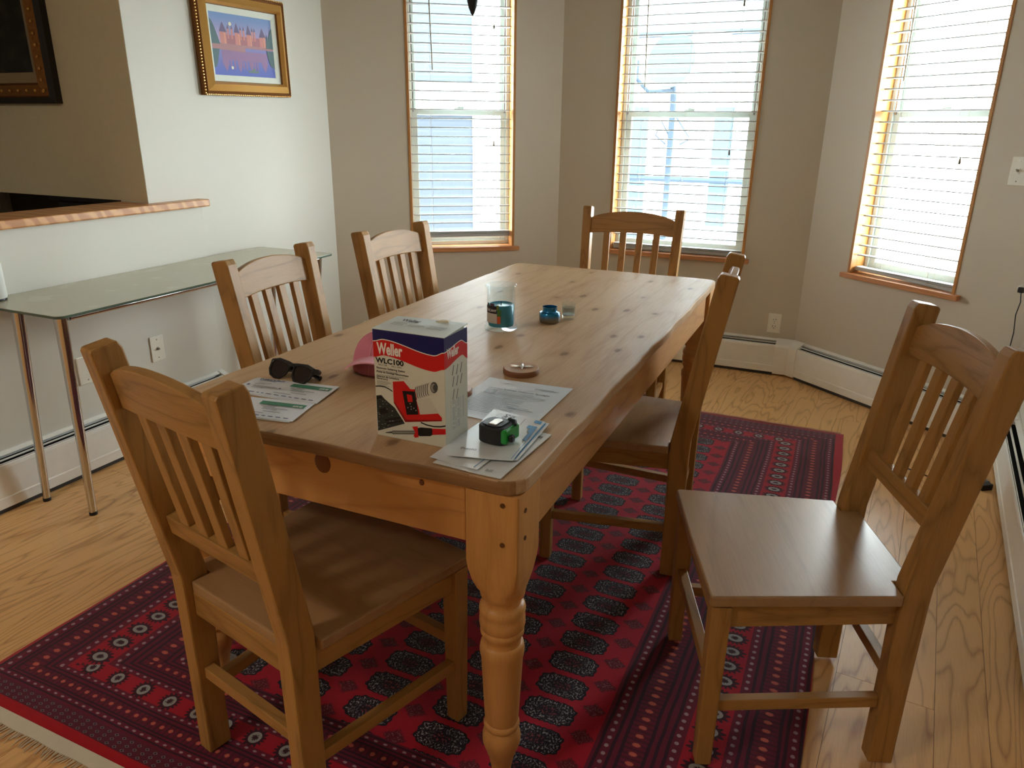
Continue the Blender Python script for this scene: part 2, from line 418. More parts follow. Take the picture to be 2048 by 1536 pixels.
# ---------------------------------------------------------------- baseboard heaters
HD, HZ = .068, .205
def heater(a, b, label, caps=(0, 0), slots=None):
    """a->b with the room on the right-hand side (local -y)"""
    M, L = wallframe(a, b); R = thing('baseboard_heater', label, 'heater', group=None); R.matrix_world = M
    mb = MB(); mb.box(0, L, -.006, -.001, .02, HZ+.008); mb.hexa([Vector(p) for p in ((0, -.022, HZ-.004), (L, -.022, HZ-.004), (L, -.006, HZ+.002), (0, -.006, HZ+.002), (0, -.022, HZ-.001), (L, -.022, HZ-.001), (L, -.006, HZ+.005), (0, -.006, HZ+.005))])
    build('back_plate', mb, M_heat, R)
    prof = [(-HD+.010, HZ-.016), (-HD+.002, HZ-.022), (-HD, HZ-.034), (-HD, .062), (-HD-.003, .058), (-HD-.003, .020), (-HD+.012, .020), (-HD+.012, .024), (-HD+.002, .024), (-HD+.002, HZ-.034), (-HD+.004, HZ-.025), (-HD+.010, HZ-.020)]
    n = len(prof); mb = MB(); mb.v = [(x, y, z) for x in (0, L) for y, z in prof]
    mb.f = [tuple(range(n)), tuple(range(2*n-1, n-1, -1))] + [(i, (i+1) % n, (i+1) % n+n, i+n) for i in range(n)]
    build('front_panel', mb, M_heat, R)
    mb = MB(); mb.box(.004, L-.004, -HD+.006, -.0065, .03, HZ-.018); build('fin_core', mb, M_dark, R)  # black block; shade of the slots is put into the fin colour
    mb = MB(); mb.box(.003, L-.003, -.044, -.037, HZ-.0135, HZ-.0095); build('damper', mb, M_heat, R)
    mb = MB(); mb.box(.0, L, -HD+.006, -.006, .001, .019); build('toe_gap_shade', mb, M_dustshade, R)  # fills the gap; its shade and dust are put into the colour
    for i, x in ((0, 0), (1, L)):
        if caps[i]:
            w0, w1 = (x-.03, x+.002) if i == 0 else (x-.002, x+.03)
            rp = [(-.001, .012), (-HD-.004, .012), (-HD-.004, HZ-.03), (-HD+.004, HZ-.016), (-.02, HZ+.004), (-.001, HZ+.009)]
            mb = MB(); mb.v = [(xx, y, z) for xx in (w0, w1) for y, z in rp]; n = 6
            mb.f = [tuple(range(n)), tuple(range(2*n-1, n-1, -1))] + [(i2, (i2+1) % n, (i2+1) % n+n, i2+n) for i2 in range(n)]
            build('end_cap', mb, M_heat, R, bevel=.002)
    return R
def corner_cover(c, d1, d2, l1, l2, label):
    d1 = d1.normalized(); d2 = d2.normalized(); n1 = Vector((d1.y, -d1.x, 0)); n2 = Vector((d2.y, -d2.x, 0))
    def ring(dep, z):
        # mitre point
        a = c + n1*dep; b = c + n2*dep; # intersect a+s*d1, b+t*d2
        det = -d1.x*d2.y + d1.y*d2.x; s = (-(b.x-a.x)*d2.y + (b.y-a.y)*d2.x)/det
        m = a + d1*s
        P = [c - d1*l1 + n1*.001, c - d1*l1 + n1*dep, m, c + d2*l2 + n2*dep, c + d2*l2 + n2*.001, c + (n1+n2).normalized()*.001]
        return [Vector((p.x, p.y, z)) for p in P]
    R = thing('heater_corner_cover', label, 'heater cover', (c.x, c.y, 0))
    mb = MB(); mb.loft([ring(HD+.006, .012), ring(HD+.006, HZ-.028), ring(HD-.002, HZ-.014), ring(.022, HZ+.006), ring(.012, HZ+.010)])
    o = build('cover', mb, M_heat, R, bevel=.0015); o.location = (-c.x, -c.y, 0)
D2, D3, D4, D5 = (C23-C12).normalized(), (C34-C23).normalized(), (C45-C34).normalized(), (W5E-C45).normalized()
heater(v2(XH, -1.45), v2(XH, 2.635), 'long cream baseboard heater along the half wall under the glass table', (0, 1))
heater(C12 + D2*.17, C23 - D2*.09, 'cream baseboard heater under the left bay window behind the chairs', (1, 0))
heater(C23 + D3*.09, C34 - D3*.10, 'cream baseboard heater under the middle window', (0, 0))
heater(C34 + D4*.085, C45 - D4*.10, 'cream baseboard heater under the right bay window', (0, 0))
heater(C45 + D5*.10, W5E - D5*.0, 'cream baseboard heater along the right wall at the picture edge', (0, 0))
corner_cover(C23, D2, D3, .09, .09, 'cream heater corner cover between left bay and back wall, behind the table')
corner_cover(C34, D3, D4, .10, .085, 'cream heater corner cover under the wall outlet, right of the far chair')
corner_cover(C45, D4, D5, .10, .10, 'cream heater corner cover at the right wall, behind the pulled-out chair')

# ---------------------------------------------------------------- wall plates
def plate(M, u, z, wd, hg, label, kind, tilt=0):
    R = thing('wall_plate' if kind in ('blank', 'coax') else ('wall_outlet' if kind == 'outlet' else 'light_switch'), label,
              {'blank': 'wall plate', 'coax': 'cable plate', 'outlet': 'outlet', 'switch': 'light switch'}[kind])
    R.matrix_world = M @ Matrix.Translation((u, 0, z))
    mb = MB(); mb.box(-wd/2, wd/2, -.006, -.0005, -hg/2, hg/2); build('plate', mb, M_white, R, bevel=.003)
    xs = (0,) if wd < .1 else (-.023, .023)
    RX = Matrix.Rotation(radians(90), 4, 'X')
    for x in xs:
        if kind != 'outlet':
            for zz in (-.042, .042):
                mb = MB(); mb.lathe([(.003, 0), (.003, .0012), (.0015, .0016)], 8, (x, -.006, zz), RX); build('screw', mb, M_grey, R)
        if kind == 'coax':
            mb = MB(); mb.lathe([(.0075, 0), (.0075, .003), (.0045, .003), (.0045, .011), (.0035, .012)], 10, (x, -.006, 0), RX); build('connector', mb, M_grey, R, smooth=2)
        if kind == 'outlet':
            for zz in (-.02, .02):
                mb = MB(); mb.lathe([(.017, 0), (.017, .0018), (.015, .003)], 18, (x, -.006, zz), RX); o = build('receptacle', mb, M_white, R, smooth=2)
                mb = MB()
                for xx in (-.0065, .0065): mb.box(x+xx-.0013, x+xx+.0013, -.0096, -.0088, zz-.001, zz+.008)
                mb.box(x-.002, x+.002, -.0096, -.0088, zz-.010, zz-.006); build('slots', mb, M_black, o)
            mb = MB(); mb.lathe([(.003, 0), (.003, .0012)], 8, (x, -.006, 0), RX); build('screw', mb, M_grey, R)
        if kind == 'switch':
            mb = MB(); mb.box(x-.005, x+.005, -.0085, -.006, -.012, .012); build('toggle_slot', mb, M_white, R)
            mb = MB(); mb.hexa([Vector(p) for p in ((x-.004, -.020, .004), (x+.004, -.020, .004), (x+.004, -.008, -.004), (x-.004, -.008, -.004), (x-.004, -.021, .010), (x+.004, -.021, .010), (x+.004, -.008, .006), (x-.004, -.008, .006))])
            build('toggle', mb, mat('toggle_grey', lin((150, 145, 135)), .4), R, bevel=.001)
    return R
MH = Matrix(((0, -1, 0, XH), (1, 0, 0, 0), (0, 0, 1, 0), (0, 0, 0, 1)))
plate(MH, 1.945, .42, .075, .118, 'blank cream wall plate beside the near chrome legs of the glass table', 'blank')
plate(MH, 2.025, .415, .075, .118, 'cream wall plate just above the near chair back, half hidden by its post', 'blank')
plate(MH, 2.303, .418, .072, .118, 'cream wall plate with a metal cable connector, under the glass table', 'coax')
plate(MW3, 1.395, .303, .074, .118, 'cream duplex outlet low on the back wall near the bay corner', 'outlet')
plate(MW4, 1.085, 1.235, .115, .118, 'double switch plate cut by the right picture edge', 'switch')
# phone jack and cord on the right bay wall
R = thing('plug_and_cord', 'small white plug with a thin black cord hanging on the wall at the right edge', 'cord'); R.matrix_world = MW4 @ Matrix.Translation((1.19, 0, 0))
mb = MB(); mb.lathe([(.012, 0), (.012, .02), (.006, .026)], 14, (0, -.0005, .755), Matrix.Rotation(radians(90), 4, 'X')); build('socket', mb, M_white, R, smooth=2)
mb = MB(); mb.box(.0, .022, -.04, -.022, .738, .762); build('plug', mb, M_black, R, bevel=.003)
mb = MB(); mb.tube([(.012, -.03, .74), (.022, -.035, .70), (.012, -.03, .64), (.016, -.02, .56), (.010, -.012, .48), (.014, -.010, .36), (.008, -.012, .24), (.004, -.06, .215), (0, -.085, .18), (-.02, -.10, .03), (-.08, -.16, .006)], .0024, 6)
build('cable', mb, M_black, R, smooth=True)
# small boxes on the floor by the heater
R = thing('power_adapter', 'small blue-grey box with a black end on the floor behind the pulled-out chair', 'adapter', (.565, 3.47, 0), radians(-30))
mb = MB(); mb.box(-.035, .035, -.045, .05, .002, .035); build('case', mb, mat('adapter_case', lin((92, 104, 122)), .3), R, bevel=.004)
mb = MB(); mb.box(-.033, .033, -.075, -.045, .002, .032); build('end_piece', mb, M_black, R, bevel=.004)
R = thing('cable_box', 'small grey and black box on the floor against the right heater', 'adapter', (.668, 3.33, 0), radians(35))
mb = MB(); mb.box(-.04, .02, -.03, .03, .001, .03); build('case', mb, mat('router_case', lin((88, 92, 100)), .35), R, bevel=.004)
mb = MB(); mb.box(-.035, .015, -.052, -.03, .001, .028); build('end_piece', mb, M_black, R, bevel=.003)
mb = MB(); mb.tube([(-.04, .0, .015), (-.09, .03, .005), (-.16, .10, .004), (-.2, .2, .004)], .003, 6); build('cable', mb, M_black, R, smooth=True)

# ---------------------------------------------------------------- rug
RX0, RY0, RW, RL = -1.926, .805, 2.02, 2.885
RMAT = None
def rugfn(b):
    v = objc(); x, y, z = sep(v)
    x = x + (noise(v, 1.6, 1) - .5)*.03; y = y + (noise(comb(y*1.0, x*1.0, 3.0), 1.4, 1) - .5)*.02
    Y = y + RY0
    a = vmin(x, RW - x)
    bn = (Y - .9065)*1.835; bf = (3.60 - Y)*1.835
    bb = vmin(bn, bf)
    useb = lt(bb, a)
    d = vmin(a, bb)
    s = useb*x + (1.0-useb)*Y
    sc = useb*.62 + (1.0-useb)                       # rows at the ends are squeezed
    def dots(pos, wid, pitch, duty, color, c0):
        ph = (frac(s/pitch) - .5)*pitch/duty; q = (d - pos)/wid; e = ph*ph + q*q
        return mixc((1.0 - step(.35, 1.0, e + (noise(v, 380, 1)-.5)*.8))*.85, c0, color)
    ground = lin((116, 14, 46)); red = lin((170, 10, 38)); dk = lin((34, 12, 34)); wht = lin((176, 148, 156)); org = lin((214, 104, 84))
    c = mixc(noise(v, 90, 2), ground, lin((96, 18, 46)))
    # thin dark guard lines
    for p in (.018, .050, .066, .130, .150, .186, .305, .326, .345, .405, .425, .455):
        wob = p + (noise(comb(s*9.0, p*31.0, 0.0), 1.0, 1) - .5)*.008
        c = mixc(lt(vabs(d - wob), .0042)*.85, c, dk)
    # patterned lanes beside the orange rows
    lane = near(d, .100, .030)
    lane2 = near(d, .375, .028)
    c = mixc(vmax(lane, lane2)*gt(vabs(frac(s/.0155)-.5), .30)*.5, c, dk)
    c = dots(.033, .0065, .026, .0065, wht, c); c = dots(.168, .0065, .026, .0065, wht, c)
    c = dots(.290, .0065, .026, .0065, wht, c); c = dots(.440, .0065, .026, .0065, wht, c)
    c = dots(.100, .012, .030, .0075, org, c); c = dots(.375, .012, .030, .0075, org, c)
    # medallion band
    c = mixc(near(d, .228, .046), c, red)
    pm = useb*.0945 + (1.0-useb)*.0640
    fs = (frac((s - useb*.0 - .012)/pm) - .5)*pm; fd = (d - .228)/(useb*1.4 + (1.0-useb))
    spk = noise(v, 330, 1)
    rm = mth('SQRT', fs*fs*(1.0/(.026*.026)) + fd*fd*(1.0/(.036*.036)))
    an = mth('ARCTAN2', fs, fd)
    star = rm + vsin(an*14.0)*.16
    band = near(d, .228, .05)
    c = mixc(band*lt(star, 1.0)*.92, c, dk)
    c = mixc(band*lt(rm, .62)*.85, c, lin((168, 168, 164)))
    c = mixc(band*lt(rm, .30 + (spk-.5)*.6), c, lin((60, 26, 40)))
    # end panels with little diamonds
    endp = lt(bb, 0.0)
    gx = (frac(x/.026) - .5)*.026; gy = (frac((Y)/.0135) - .5)*.0135
    dia = lt(vabs(gx)*1.0 + vabs(gy)*1.5, .0072)
    c = mixc(endp, c, lin((92, 24, 46)))
    c = mixc(endp*dia*.8, c, lin((122, 112, 116)))
    c = mixc(endp*dia*lt(vabs(gx)+vabs(gy), .003), c, dk)
    # field
    fld = gt(d, .468)
    c = mixc(fld, c, mixc(noise(v, 14, 2), lin((166, 4, 36)), lin((182, 14, 46))))
    X = x + RX0
    px, py = .204, .0945
    gu = (frac((X + .918 + px*.5 + 10*px)/px) - .5)*px; gv = (frac((Y - 1.222 + py*.5 + 10*py)/py) - .5)*py
    ax, ay = vabs(gu), vabs(gv)
    shape = vmax(vmax(ax/.066, ay/.0385), (ax/.066*.62 + ay/.0385*.62))
    wav = shape + vsin(mth('ARCTAN2', gv, gu)*18.0)*.03
    c = mixc(fld*lt(wav, 1.0), c, lin((24, 14, 34)))
    ringw = gt(shape, .50)*lt(shape, .93)
    sp = step(.52, .60, noise(comb(x*1.3, y*.9, 1.0), 165, 2, .7))
    c = mixc(fld*lt(wav, .92)*sp*(ringw*.45 + .28), c, lin((190, 184, 184)))
    core = lt(shape, .34)
    c = mixc(fld*core*sp*.7, c, lin((172, 40, 56)))
    # quarter lines of the gul
    c = mixc(fld*lt(shape, .9)*lt(vmin(ax*1.0, ay*1.0), .0016)*.7, c, lin((16, 8, 22)))
    # minor guls between the columns
    hu = (frac((X + .918 + 10*px)/px) - .5)*px; hv = (frac((Y - 1.222 + 10*py)/py) - .5)*py
    mn = vabs(hu)/.034 + vabs(hv)/.026
    c = mixc(fld*lt(mn + (noise(v, 300, 1)-.5)*1.1, .95)*.75, c, lin((54, 12, 34)))
    c = mixc(fld*lt(mn, .8)*gt(noise(v, 280, 1), .60)*.4, c, lin((180, 120, 120)))
    # plain red bands at both ends, pale far selvedge
    c = mixc(lt(Y, .864), c, lin((170, 8, 26)))
    c = mixc(gt(Y, 3.650), c, lin((150, 14, 34)))
    c = mixc(lt(a, .012), c, lin((176, 24, 40)))
    pile = noise(v, 420, 2)
    c = mixc((pile - .3)*.55, c, (.02, .004, .01))
    return c, pile
M_rug = mat('rug_wool', rough=.95, fn=rugfn, spec=.1, sheen=.25)
def rug():
    R = thing('persian_rug', 'crimson hand-knotted rug with dark oval medallions lying under the table', 'rug', (RX0, RY0, 0), radians(-.6))
    nx, ny = 100, 140; y0 = .03; mb = MB(); L = RL - .01
    def hz(x, y):
        e = min(x, RW-x, y-y0+.01, L-y)
        return .0085 + .0018*sin(x*9+y*3)*sin(y*7+1) - (.004 if e < .012 else 0)
    def sx(x, y):
        k = .004*sin(y*3.1+.5) + .003*sin(y*8.3) - .012 + .016*(y-.95)
        return x + (k if x > RW*.9 else 0)*min(1, (x-RW*.9)/(RW*.1)) if x > RW*.9 else x
    top = [(sx(RW*i/nx, y0+(L-y0)*j/ny), y0+(L-y0)*j/ny, hz(RW*i/nx, y0+(L-y0)*j/ny)) for j in range(ny+1) for i in range(nx+1)]
    W1 = nx+1; mb.v = top[:]; mb.f = [(j*W1+i, j*W1+i+1, (j+1)*W1+i+1, (j+1)*W1+i) for j in range(ny) for i in range(nx)]
    n0 = len(mb.v); per = [i for i in range(W1)] + [j*W1+nx for j in range(1, ny+1)] + [ny*W1+i for i in range(nx-1, -1, -1)] + [j*W1 for j in range(ny-1, 0, -1)]
    mb.v += [(top[k][0], top[k][1], .001) for k in per]; m = len(per)
    mb.f += [(per[k], n0+k, n0+(k+1) % m, per[(k+1) % m]) for k in range(m)]
    build('pile', mb, M_rug, R, smooth=2)
    M_f = mat('rug_fringe_cotton', lin((206, 196, 176)), .9, bump=(300, .001, .6))
    rr = random.Random(5); mb = MB(); n = 120
    for i in range(n):      # woven kilim end
        x0, x1 = RW*i/n, RW*(i+1)/n; w0, w1 = .004*sin(i*.7), .004*sin((i+1)*.7)
        mb.add([(x0, .002+w0*.3, .001), (x1, .002+w1*.3, .001), (x1, .034, .001), (x0, .034, .001), (x0, .002+w0*.3, .0045), (x1, .002+w1*.3, .0045), (x1, .034, .0075), (x0, .034, .0075)],
               [(4, 5, 6, 7), (0, 1, 5, 4), (3, 2, 1, 0), (0, 4, 7, 3), (1, 2, 6, 5), (2, 3, 7, 6)])
    build('woven_end', mb, M_f, R)
    mb = MB()
    for i in range(300):
        x = RW*(i+.5)/300 + rr.uniform(-.002, .002); l = rr.uniform(.012, .034); dx = rr.uniform(-.012, .010)
        mb.tube([(x, .006, .003), (x+dx*.4, -l*.5, .0035), (x+dx, -l, .002)], [.0017, .0015, .0008], 4)
    o = build('fringe', mb, M_f, R); o['kind'] = 'stuff'
    mb = MB(); mb.tube([(RW*i/90 + 0, L+.002+.002*sin(i*1.3), .006) for i in range(91)], .0055, 5)
    build('far_selvedge', mb, mat('selvedge_pink', lin((206, 160, 140)), .9), R)
    return R
rug()

# ---------------------------------------------------------------- dining table
TX0, TX1, TY0, TY1, TZ = -1.425, -.475, 1.118, 3.283, .77
ZF = .0115   # things stand on the rug
def table():
    R = thing('dining_table', 'long scrubbed pine farmhouse table with thick turned legs', 'table', ((TX0+TX1)/2, (TY0+TY1)/2, ZF))
    hx, hy = (TX1-TX0)/2, (TY1-TY0)/2; zt = TZ-ZF
    # top: rounded-corner slab with a slightly worn edge
    rc = .045; pts = []
    for cx, cy, a0 in ((hx-rc, -hy+rc, -90), (hx-rc, hy-rc, 0), (-hx+rc, hy-rc, 90), (-hx+rc, -hy+rc, 180)):
        for k in range(7): a = radians(a0+15*k); pts.append((cx+rc*cos(a), cy+rc*sin(a)))
    full = []
    rr = random.Random(4)
    for i in range(len(pts)):
        p, q = pts[i], pts[(i+1) % len(pts)]; L = math.hypot(q[0]-p[0], q[1]-p[1]); n = max(1, int(L/.06))
        for k in range(n):
            t = k/n; x, y = p[0]+(q[0]-p[0])*t, p[1]+(q[1]-p[1])*t
            if n > 1 and 0 < k: x += .0022*sin(y*17)+.001*sin(y*41); y += .0025*sin(x*19+1)
            full.append((x, y))
    mb = MB(); mb.prism(full, (zt-.031, zt)); o = build('tabletop', mb, M_pine, R, bevel=.005, seg=3)
    o.data.materials.append(M_pineend)
    for p in o.data.polygons:
        if abs(p.normal.z) < .5: p.material_index = 1 if abs(p.normal.y) > .7 else 0
    lx, ly = hx-.075, hy-.075; ah = .128; az = zt-.031
    for sx in (-1, 1):
        mb = MB(); x = sx*(hx-.030); mb.box(x-.011*1, x+.011, -ly+.05, ly-.05, az-ah, az); build('apron', mb, M_piney, R, bevel=.002)
    for sy in (-1, 1):
        mb = MB(); y = sy*(hy-.034); mb.box(-lx+.05, lx-.05, y-.011, y+.011, az-ah, az); build('apron', mb, M_pinex, R, bevel=.002)
    # dark knots standing slightly proud on the near apron
    for kx, kz, kr in ((.010, az-.026, .021), (.253, az-.020, .006)):
     mb = MB(); mb.lathe([(kr, 0), (kr*.9, .0018), (kr*.6, .0030), (kr*.2, .0032)], 20, (kx, -hy+.0232, kz), Matrix.Rotation(radians(90), 4, 'X') @ Matrix.Diagonal((1, 1.15, 1, 1)))
     build('knot', mb, mat('dark_knot', lin((128, 78, 42)), .5), R, smooth=2)
    # leg: square block, tapered shoulder, turned shaft
    blk = .056
    prof = [(.485, .0475), (.475, .0462), (.468, .0400), (.461, .0385), (.456, .0390), (.4535, .0440), (.448, .0475), (.440, .0490), (.432, .0475), (.428, .0462), (.422, .0480), (.408, .0485), (.398, .0470), (.394, .0440), (.390, .0465), (.382, .0462), (.372, .0410), (.364, .0395), (.358, .0405), (.355, .0450),
            (.350, .0465), (.340, .0478), (.328, .0470), (.319, .0446), (.24, .041), (.168, .0376), (.155, .0368), (.150, .0350), (.1465, .0385), (.141, .0400), (.1355, .0385), (.132, .0345), (.128, .0350), (.120, .0400), (.108, .0425), (.092, .0420), (.078, .0380), (.066, .0335), (.058, .0318), (.055, .0300), (.036, .0262), (.016, .0222), (0, .0215)]
    sc = (zt-.031)/(.739)
    for sx in (-1, 1):
        for sy in (-1, 1):
            mb = MB(); rings = []
            def sq(h, z, rnd_):   # superellipse ring
                r = []
                for k in range(32):
                    a = 2*pi*k/32+pi/32; ca, sa = cos(a), sin(a); e = 2/(2+rnd_)
                    r.append(Vector((h*math.copysign(abs(ca)**e, ca), h*math.copysign(abs(sa)**e, sa), z)))
                return r
            for h, z, q in ((blk, az, 30), (blk, .570, 30), (.0545, .548, 14), (.0515, .520, 5), (.0485, .500, 1.6), (.0475, .492, .4)): rings.append(sq(h, z, q))
            for z, r in prof: rings.append(sq(r, z, 0))
            mb.loft(rings); o = build('leg', mb, M_pinez, R, smooth=2); o.location = (sx*(hx-.060), sy*(hy-.060), 0)
            if sx == -1 and sy == -1 or (sx == 1 and sy == 1):
                pass
            # pegs
    for (x, y, z) in ((hx-.036, -hy+.003, az-.02), (hx-.036, -hy+.003, az-.105), (hx-.003, -hy+.04, az-.04), (hx-.003, -hy+.04, az-.1)):
        mb = MB()
        if y < -hy+.01: mb.lathe([(.005, 0), (.005, .0022)], 8, (x, y+.001, z), Matrix.Rotation(radians(90), 4, 'X'))
        else: mb.lathe([(.005, 0), (.005, .0022)], 8, (x-.002, y, z), Matrix.Rotation(radians(90), 4, 'Y'))
        build('peg', mb, mat('peg_wood', lin((96, 60, 30)), .5), R)
    return R
table()
# furniture coaster under the near left leg
mb = MB(); mb.lathe([(.040, 0), (.043, .004), (.043, .006), (.036, .006), (.034, .003)], 28); R = build('caster_cup', mb, mat('clear_plastic_cup', lin((170, 165, 160)), .25), smooth=2)
R.location = (TX0+.06, TY0+.06, .0102); tag(R, 'pale plastic caster cup under the near left table leg', 'caster cup')

# ---------------------------------------------------------------- chairs
def chair(wb=.201, wt=.196, wf=.245, label=''):
    hs, df, db, r, Ht = .455, .225, .243, .094, 1.0
    R = thing('dining_chair', label, 'chair')
    pw, pdp = .021, .030      # post half width, half depth
    def yb(z): return -(db-.03) - r*max(0, z-hs-.01)/(Ht-hs-.01)
    def wx(z): return (wb-.022) + (wt-(wb-.022))*max(0, (z-hs)/(Ht-hs))
    for s in (-1, 1):
        rings = []
        for z in (0, .2, hs-.03, hs+.02, .62, .8, .955, .985, Ht):
            y, x = yb(z), s*wx(z); q = pdp*(1.0 if z > .2 else .92)
            if z < .2: y -= .0
            sh = .8 if z == Ht else 1
            rings.append([Vector((x-pw, y-q*sh, z)), Vector((x+pw, y-q*sh, z)), Vector((x+pw, y+q*sh, z)), Vector((x-pw, y+q*sh, z))])
        for p in rings[-1][:2]: p.z -= .008
        mb = MB(); mb.loft(rings); build('back_post', mb, M_chz, R, bevel=.004)
        mb = MB(); x = s*(wf-.028); rg = []
        for z, h in ((0, .018), (hs-.026, .0215)): rg.append([Vector((x-h, df-.028-h, z)), Vector((x+h, df-.028-h, z)), Vector((x+h, df-.028+h, z)), Vector((x-h, df-.028+h, z))])
        mb.loft(rg); build('front_leg', mb, M_chz, R, bevel=.003)
    # seat (trapezoid with notched rear corners), slightly dished front edge
    bx = wb+.004; yr = -(db-.03)+.0
    pts = [(-(wf), df-.006), (-(wb+.012), yr+pdp+.002), (-(wb-.044), yr+pdp+.002), (-(wb-.044), yr-.012), (wb-.044, yr-.012), (wb-.044, yr+pdp+.002), (wb+.012, yr+pdp+.002), (wf, df-.006), (wf-.008, df), (0, df+.003), (-(wf-.008), df)]
    mb = MB(); mb.prism(pts, (hs-.022, hs+.004)); build('seat', mb, M_seat, R, bevel=.004)
    # aprons
    z0, z1 = hs-.082, hs-.022
    mb = MB(); mb.box(-(wf-.048), wf-.048, df-.028-.010, df-.028+.012, z0, z1); build('front_apron', mb, M_chx, R, bevel=.002)
    mb = MB(); mb.box(-(wb-.042), wb-.042, yr-.011, yr+.011, z0, z1); build('rear_apron', mb, M_chx, R, bevel=.002)
    for s in (-1, 1):
        a = Vector((s*(wb-.022), yr+pdp-.002, 0)); b = Vector((s*(wf-.028), df-.045, 0)); n = Vector((.010, 0, 0))
        for nm, q0, q1, hw, m_ in (('side_apron', z0, z1, .010, M_chy), ('side_stretcher', .150, .178, .0115, M_chy)):
            n = Vector((hw, 0, 0)); mb = MB(); P = [a-n, a+n, b+n, b-n]
            mb.hexa([Vector((p.x, p.y, q0)) for p in P] + [Vector((p.x, p.y, q1)) for p in P]); build(nm, mb, m_, R, bevel=.002)
    mb = MB(); mb.box(-(wf-.048), wf-.048, df-.040, df-.016, .212, .240); build('front_stretcher', mb, M_chx, R, bevel=.002)
    mb = MB(); mb.box(-(wb-.042), wb-.042, yr-.012, yr+.012, .205, .233); build('rear_stretcher', mb, M_chx, R, bevel=.002)
    # back: everything lies in the reclined plane
    slope = r/(Ht-hs-.01)
    def pl(x, z, o): return Vector((x, yb(z)+o, z + o*slope))
    # lower rail
    zl, zh = .585, .628; w0 = wx(.6)-pw+.001
    mb = MB(); mb.hexa([pl(-w0, zl, -.012), pl(w0, zl, -.012), pl(w0, zl, .014), pl(-w0, zl, .014), pl(-w0, zh, -.012), pl(w0, zh, -.012), pl(w0, zh, .014), pl(-w0, zh, .014)])
    build('lower_rail', mb, M_chx, R, bevel=.002)
    # crest rail, arched above and gently arched below
    w1 = wx(.93)-pw+.001; N = 16; mb = MB(); vs = []
    for k in range(N+1):
        t = -1+2*k/N; x = w1*t; zt_ = .944+.036*(1-t*t)**.8 if abs(t) < 1 else .944; zb_ = .872+.010*(1-t*t); bow = -.010*(1-t*t)
        vs += [pl(x, zb_, -.011+bow), pl(x, zb_, .012+bow), pl(x, zt_, .010+bow), pl(x, zt_, -.011+bow)]
    mb.v = vs; mb.f = [(k*4+i, k*4+(i+1) % 4, (k+1)*4+(i+1) % 4, (k+1)*4+i) for k in range(N) for i in range(4)] + [(3, 2, 1, 0), (N*4, N*4+1, N*4+2, N*4+3)]
    build('crest_rail', mb, M_chx, R, bevel=.003)
    # four slats
    for k in range(4):
        t = (-.6, -.2, .2, .6)[k]; x0 = (w0+pw*.0)*t; x1 = w1*t; h = .0155; bow = -.006*(1-t*t)
        mb = MB(); mb.hexa([pl(x0-h, zh-.003, -.008), pl(x0+h, zh-.003, -.008), pl(x0+h, zh-.003, .008), pl(x0-h, zh-.003, .008), pl(x1-h, .882, -.008+bow), pl(x1+h, .882, -.008+bow), pl(x1+h, .882, .008+bow), pl(x1-h, .882, .008+bow)])
        build('slat', mb, M_chz, R, bevel=.002)
    return R
GRP = 'wooden dining chairs around the table'
def copy_tree(o, parent=None):
    c = o.copy(); COL.objects.link(c)
    if parent: c.parent = parent
    for ch in list(o.children): copy_tree(ch, c)
    return c
proto = chair()
for i, (x, y, a, lab) in enumerate((
    (-.959, 1.140, -.223, 'wooden chair nearest the camera, tucked at the near end of the table, seen from behind'),
    (-.018, 1.673, 1.927, 'wooden chair pulled out by the right wall with its whole seat in view'),
    (-.595, 2.285, 1.66, 'wooden chair pushed in on the right long side of the table, seen edge-on'),
    (-1.373, 1.862, -1.52, 'wooden chair on the left long side, nearer one, in front of the glass table'),
    (-1.363, 2.535, -1.66, 'wooden chair on the left long side, farther one, in front of the left bay window'))):
    c = proto if i == 0 else copy_tree(proto)
    c.location = (x, y, ZF); c.rotation_euler = (0, 0, a); c['label'] = lab; c['group'] = GRP
c = chair(wb=.236, wt=.228, wf=.262, label='wide wooden chair at the far end of the table, in front of the middle window')
c.location = (-.935, 3.305, ZF); c.scale = (1, 1, 1.015); c.rotation_euler = (0, 0, radians(183)); c['group'] = GRP

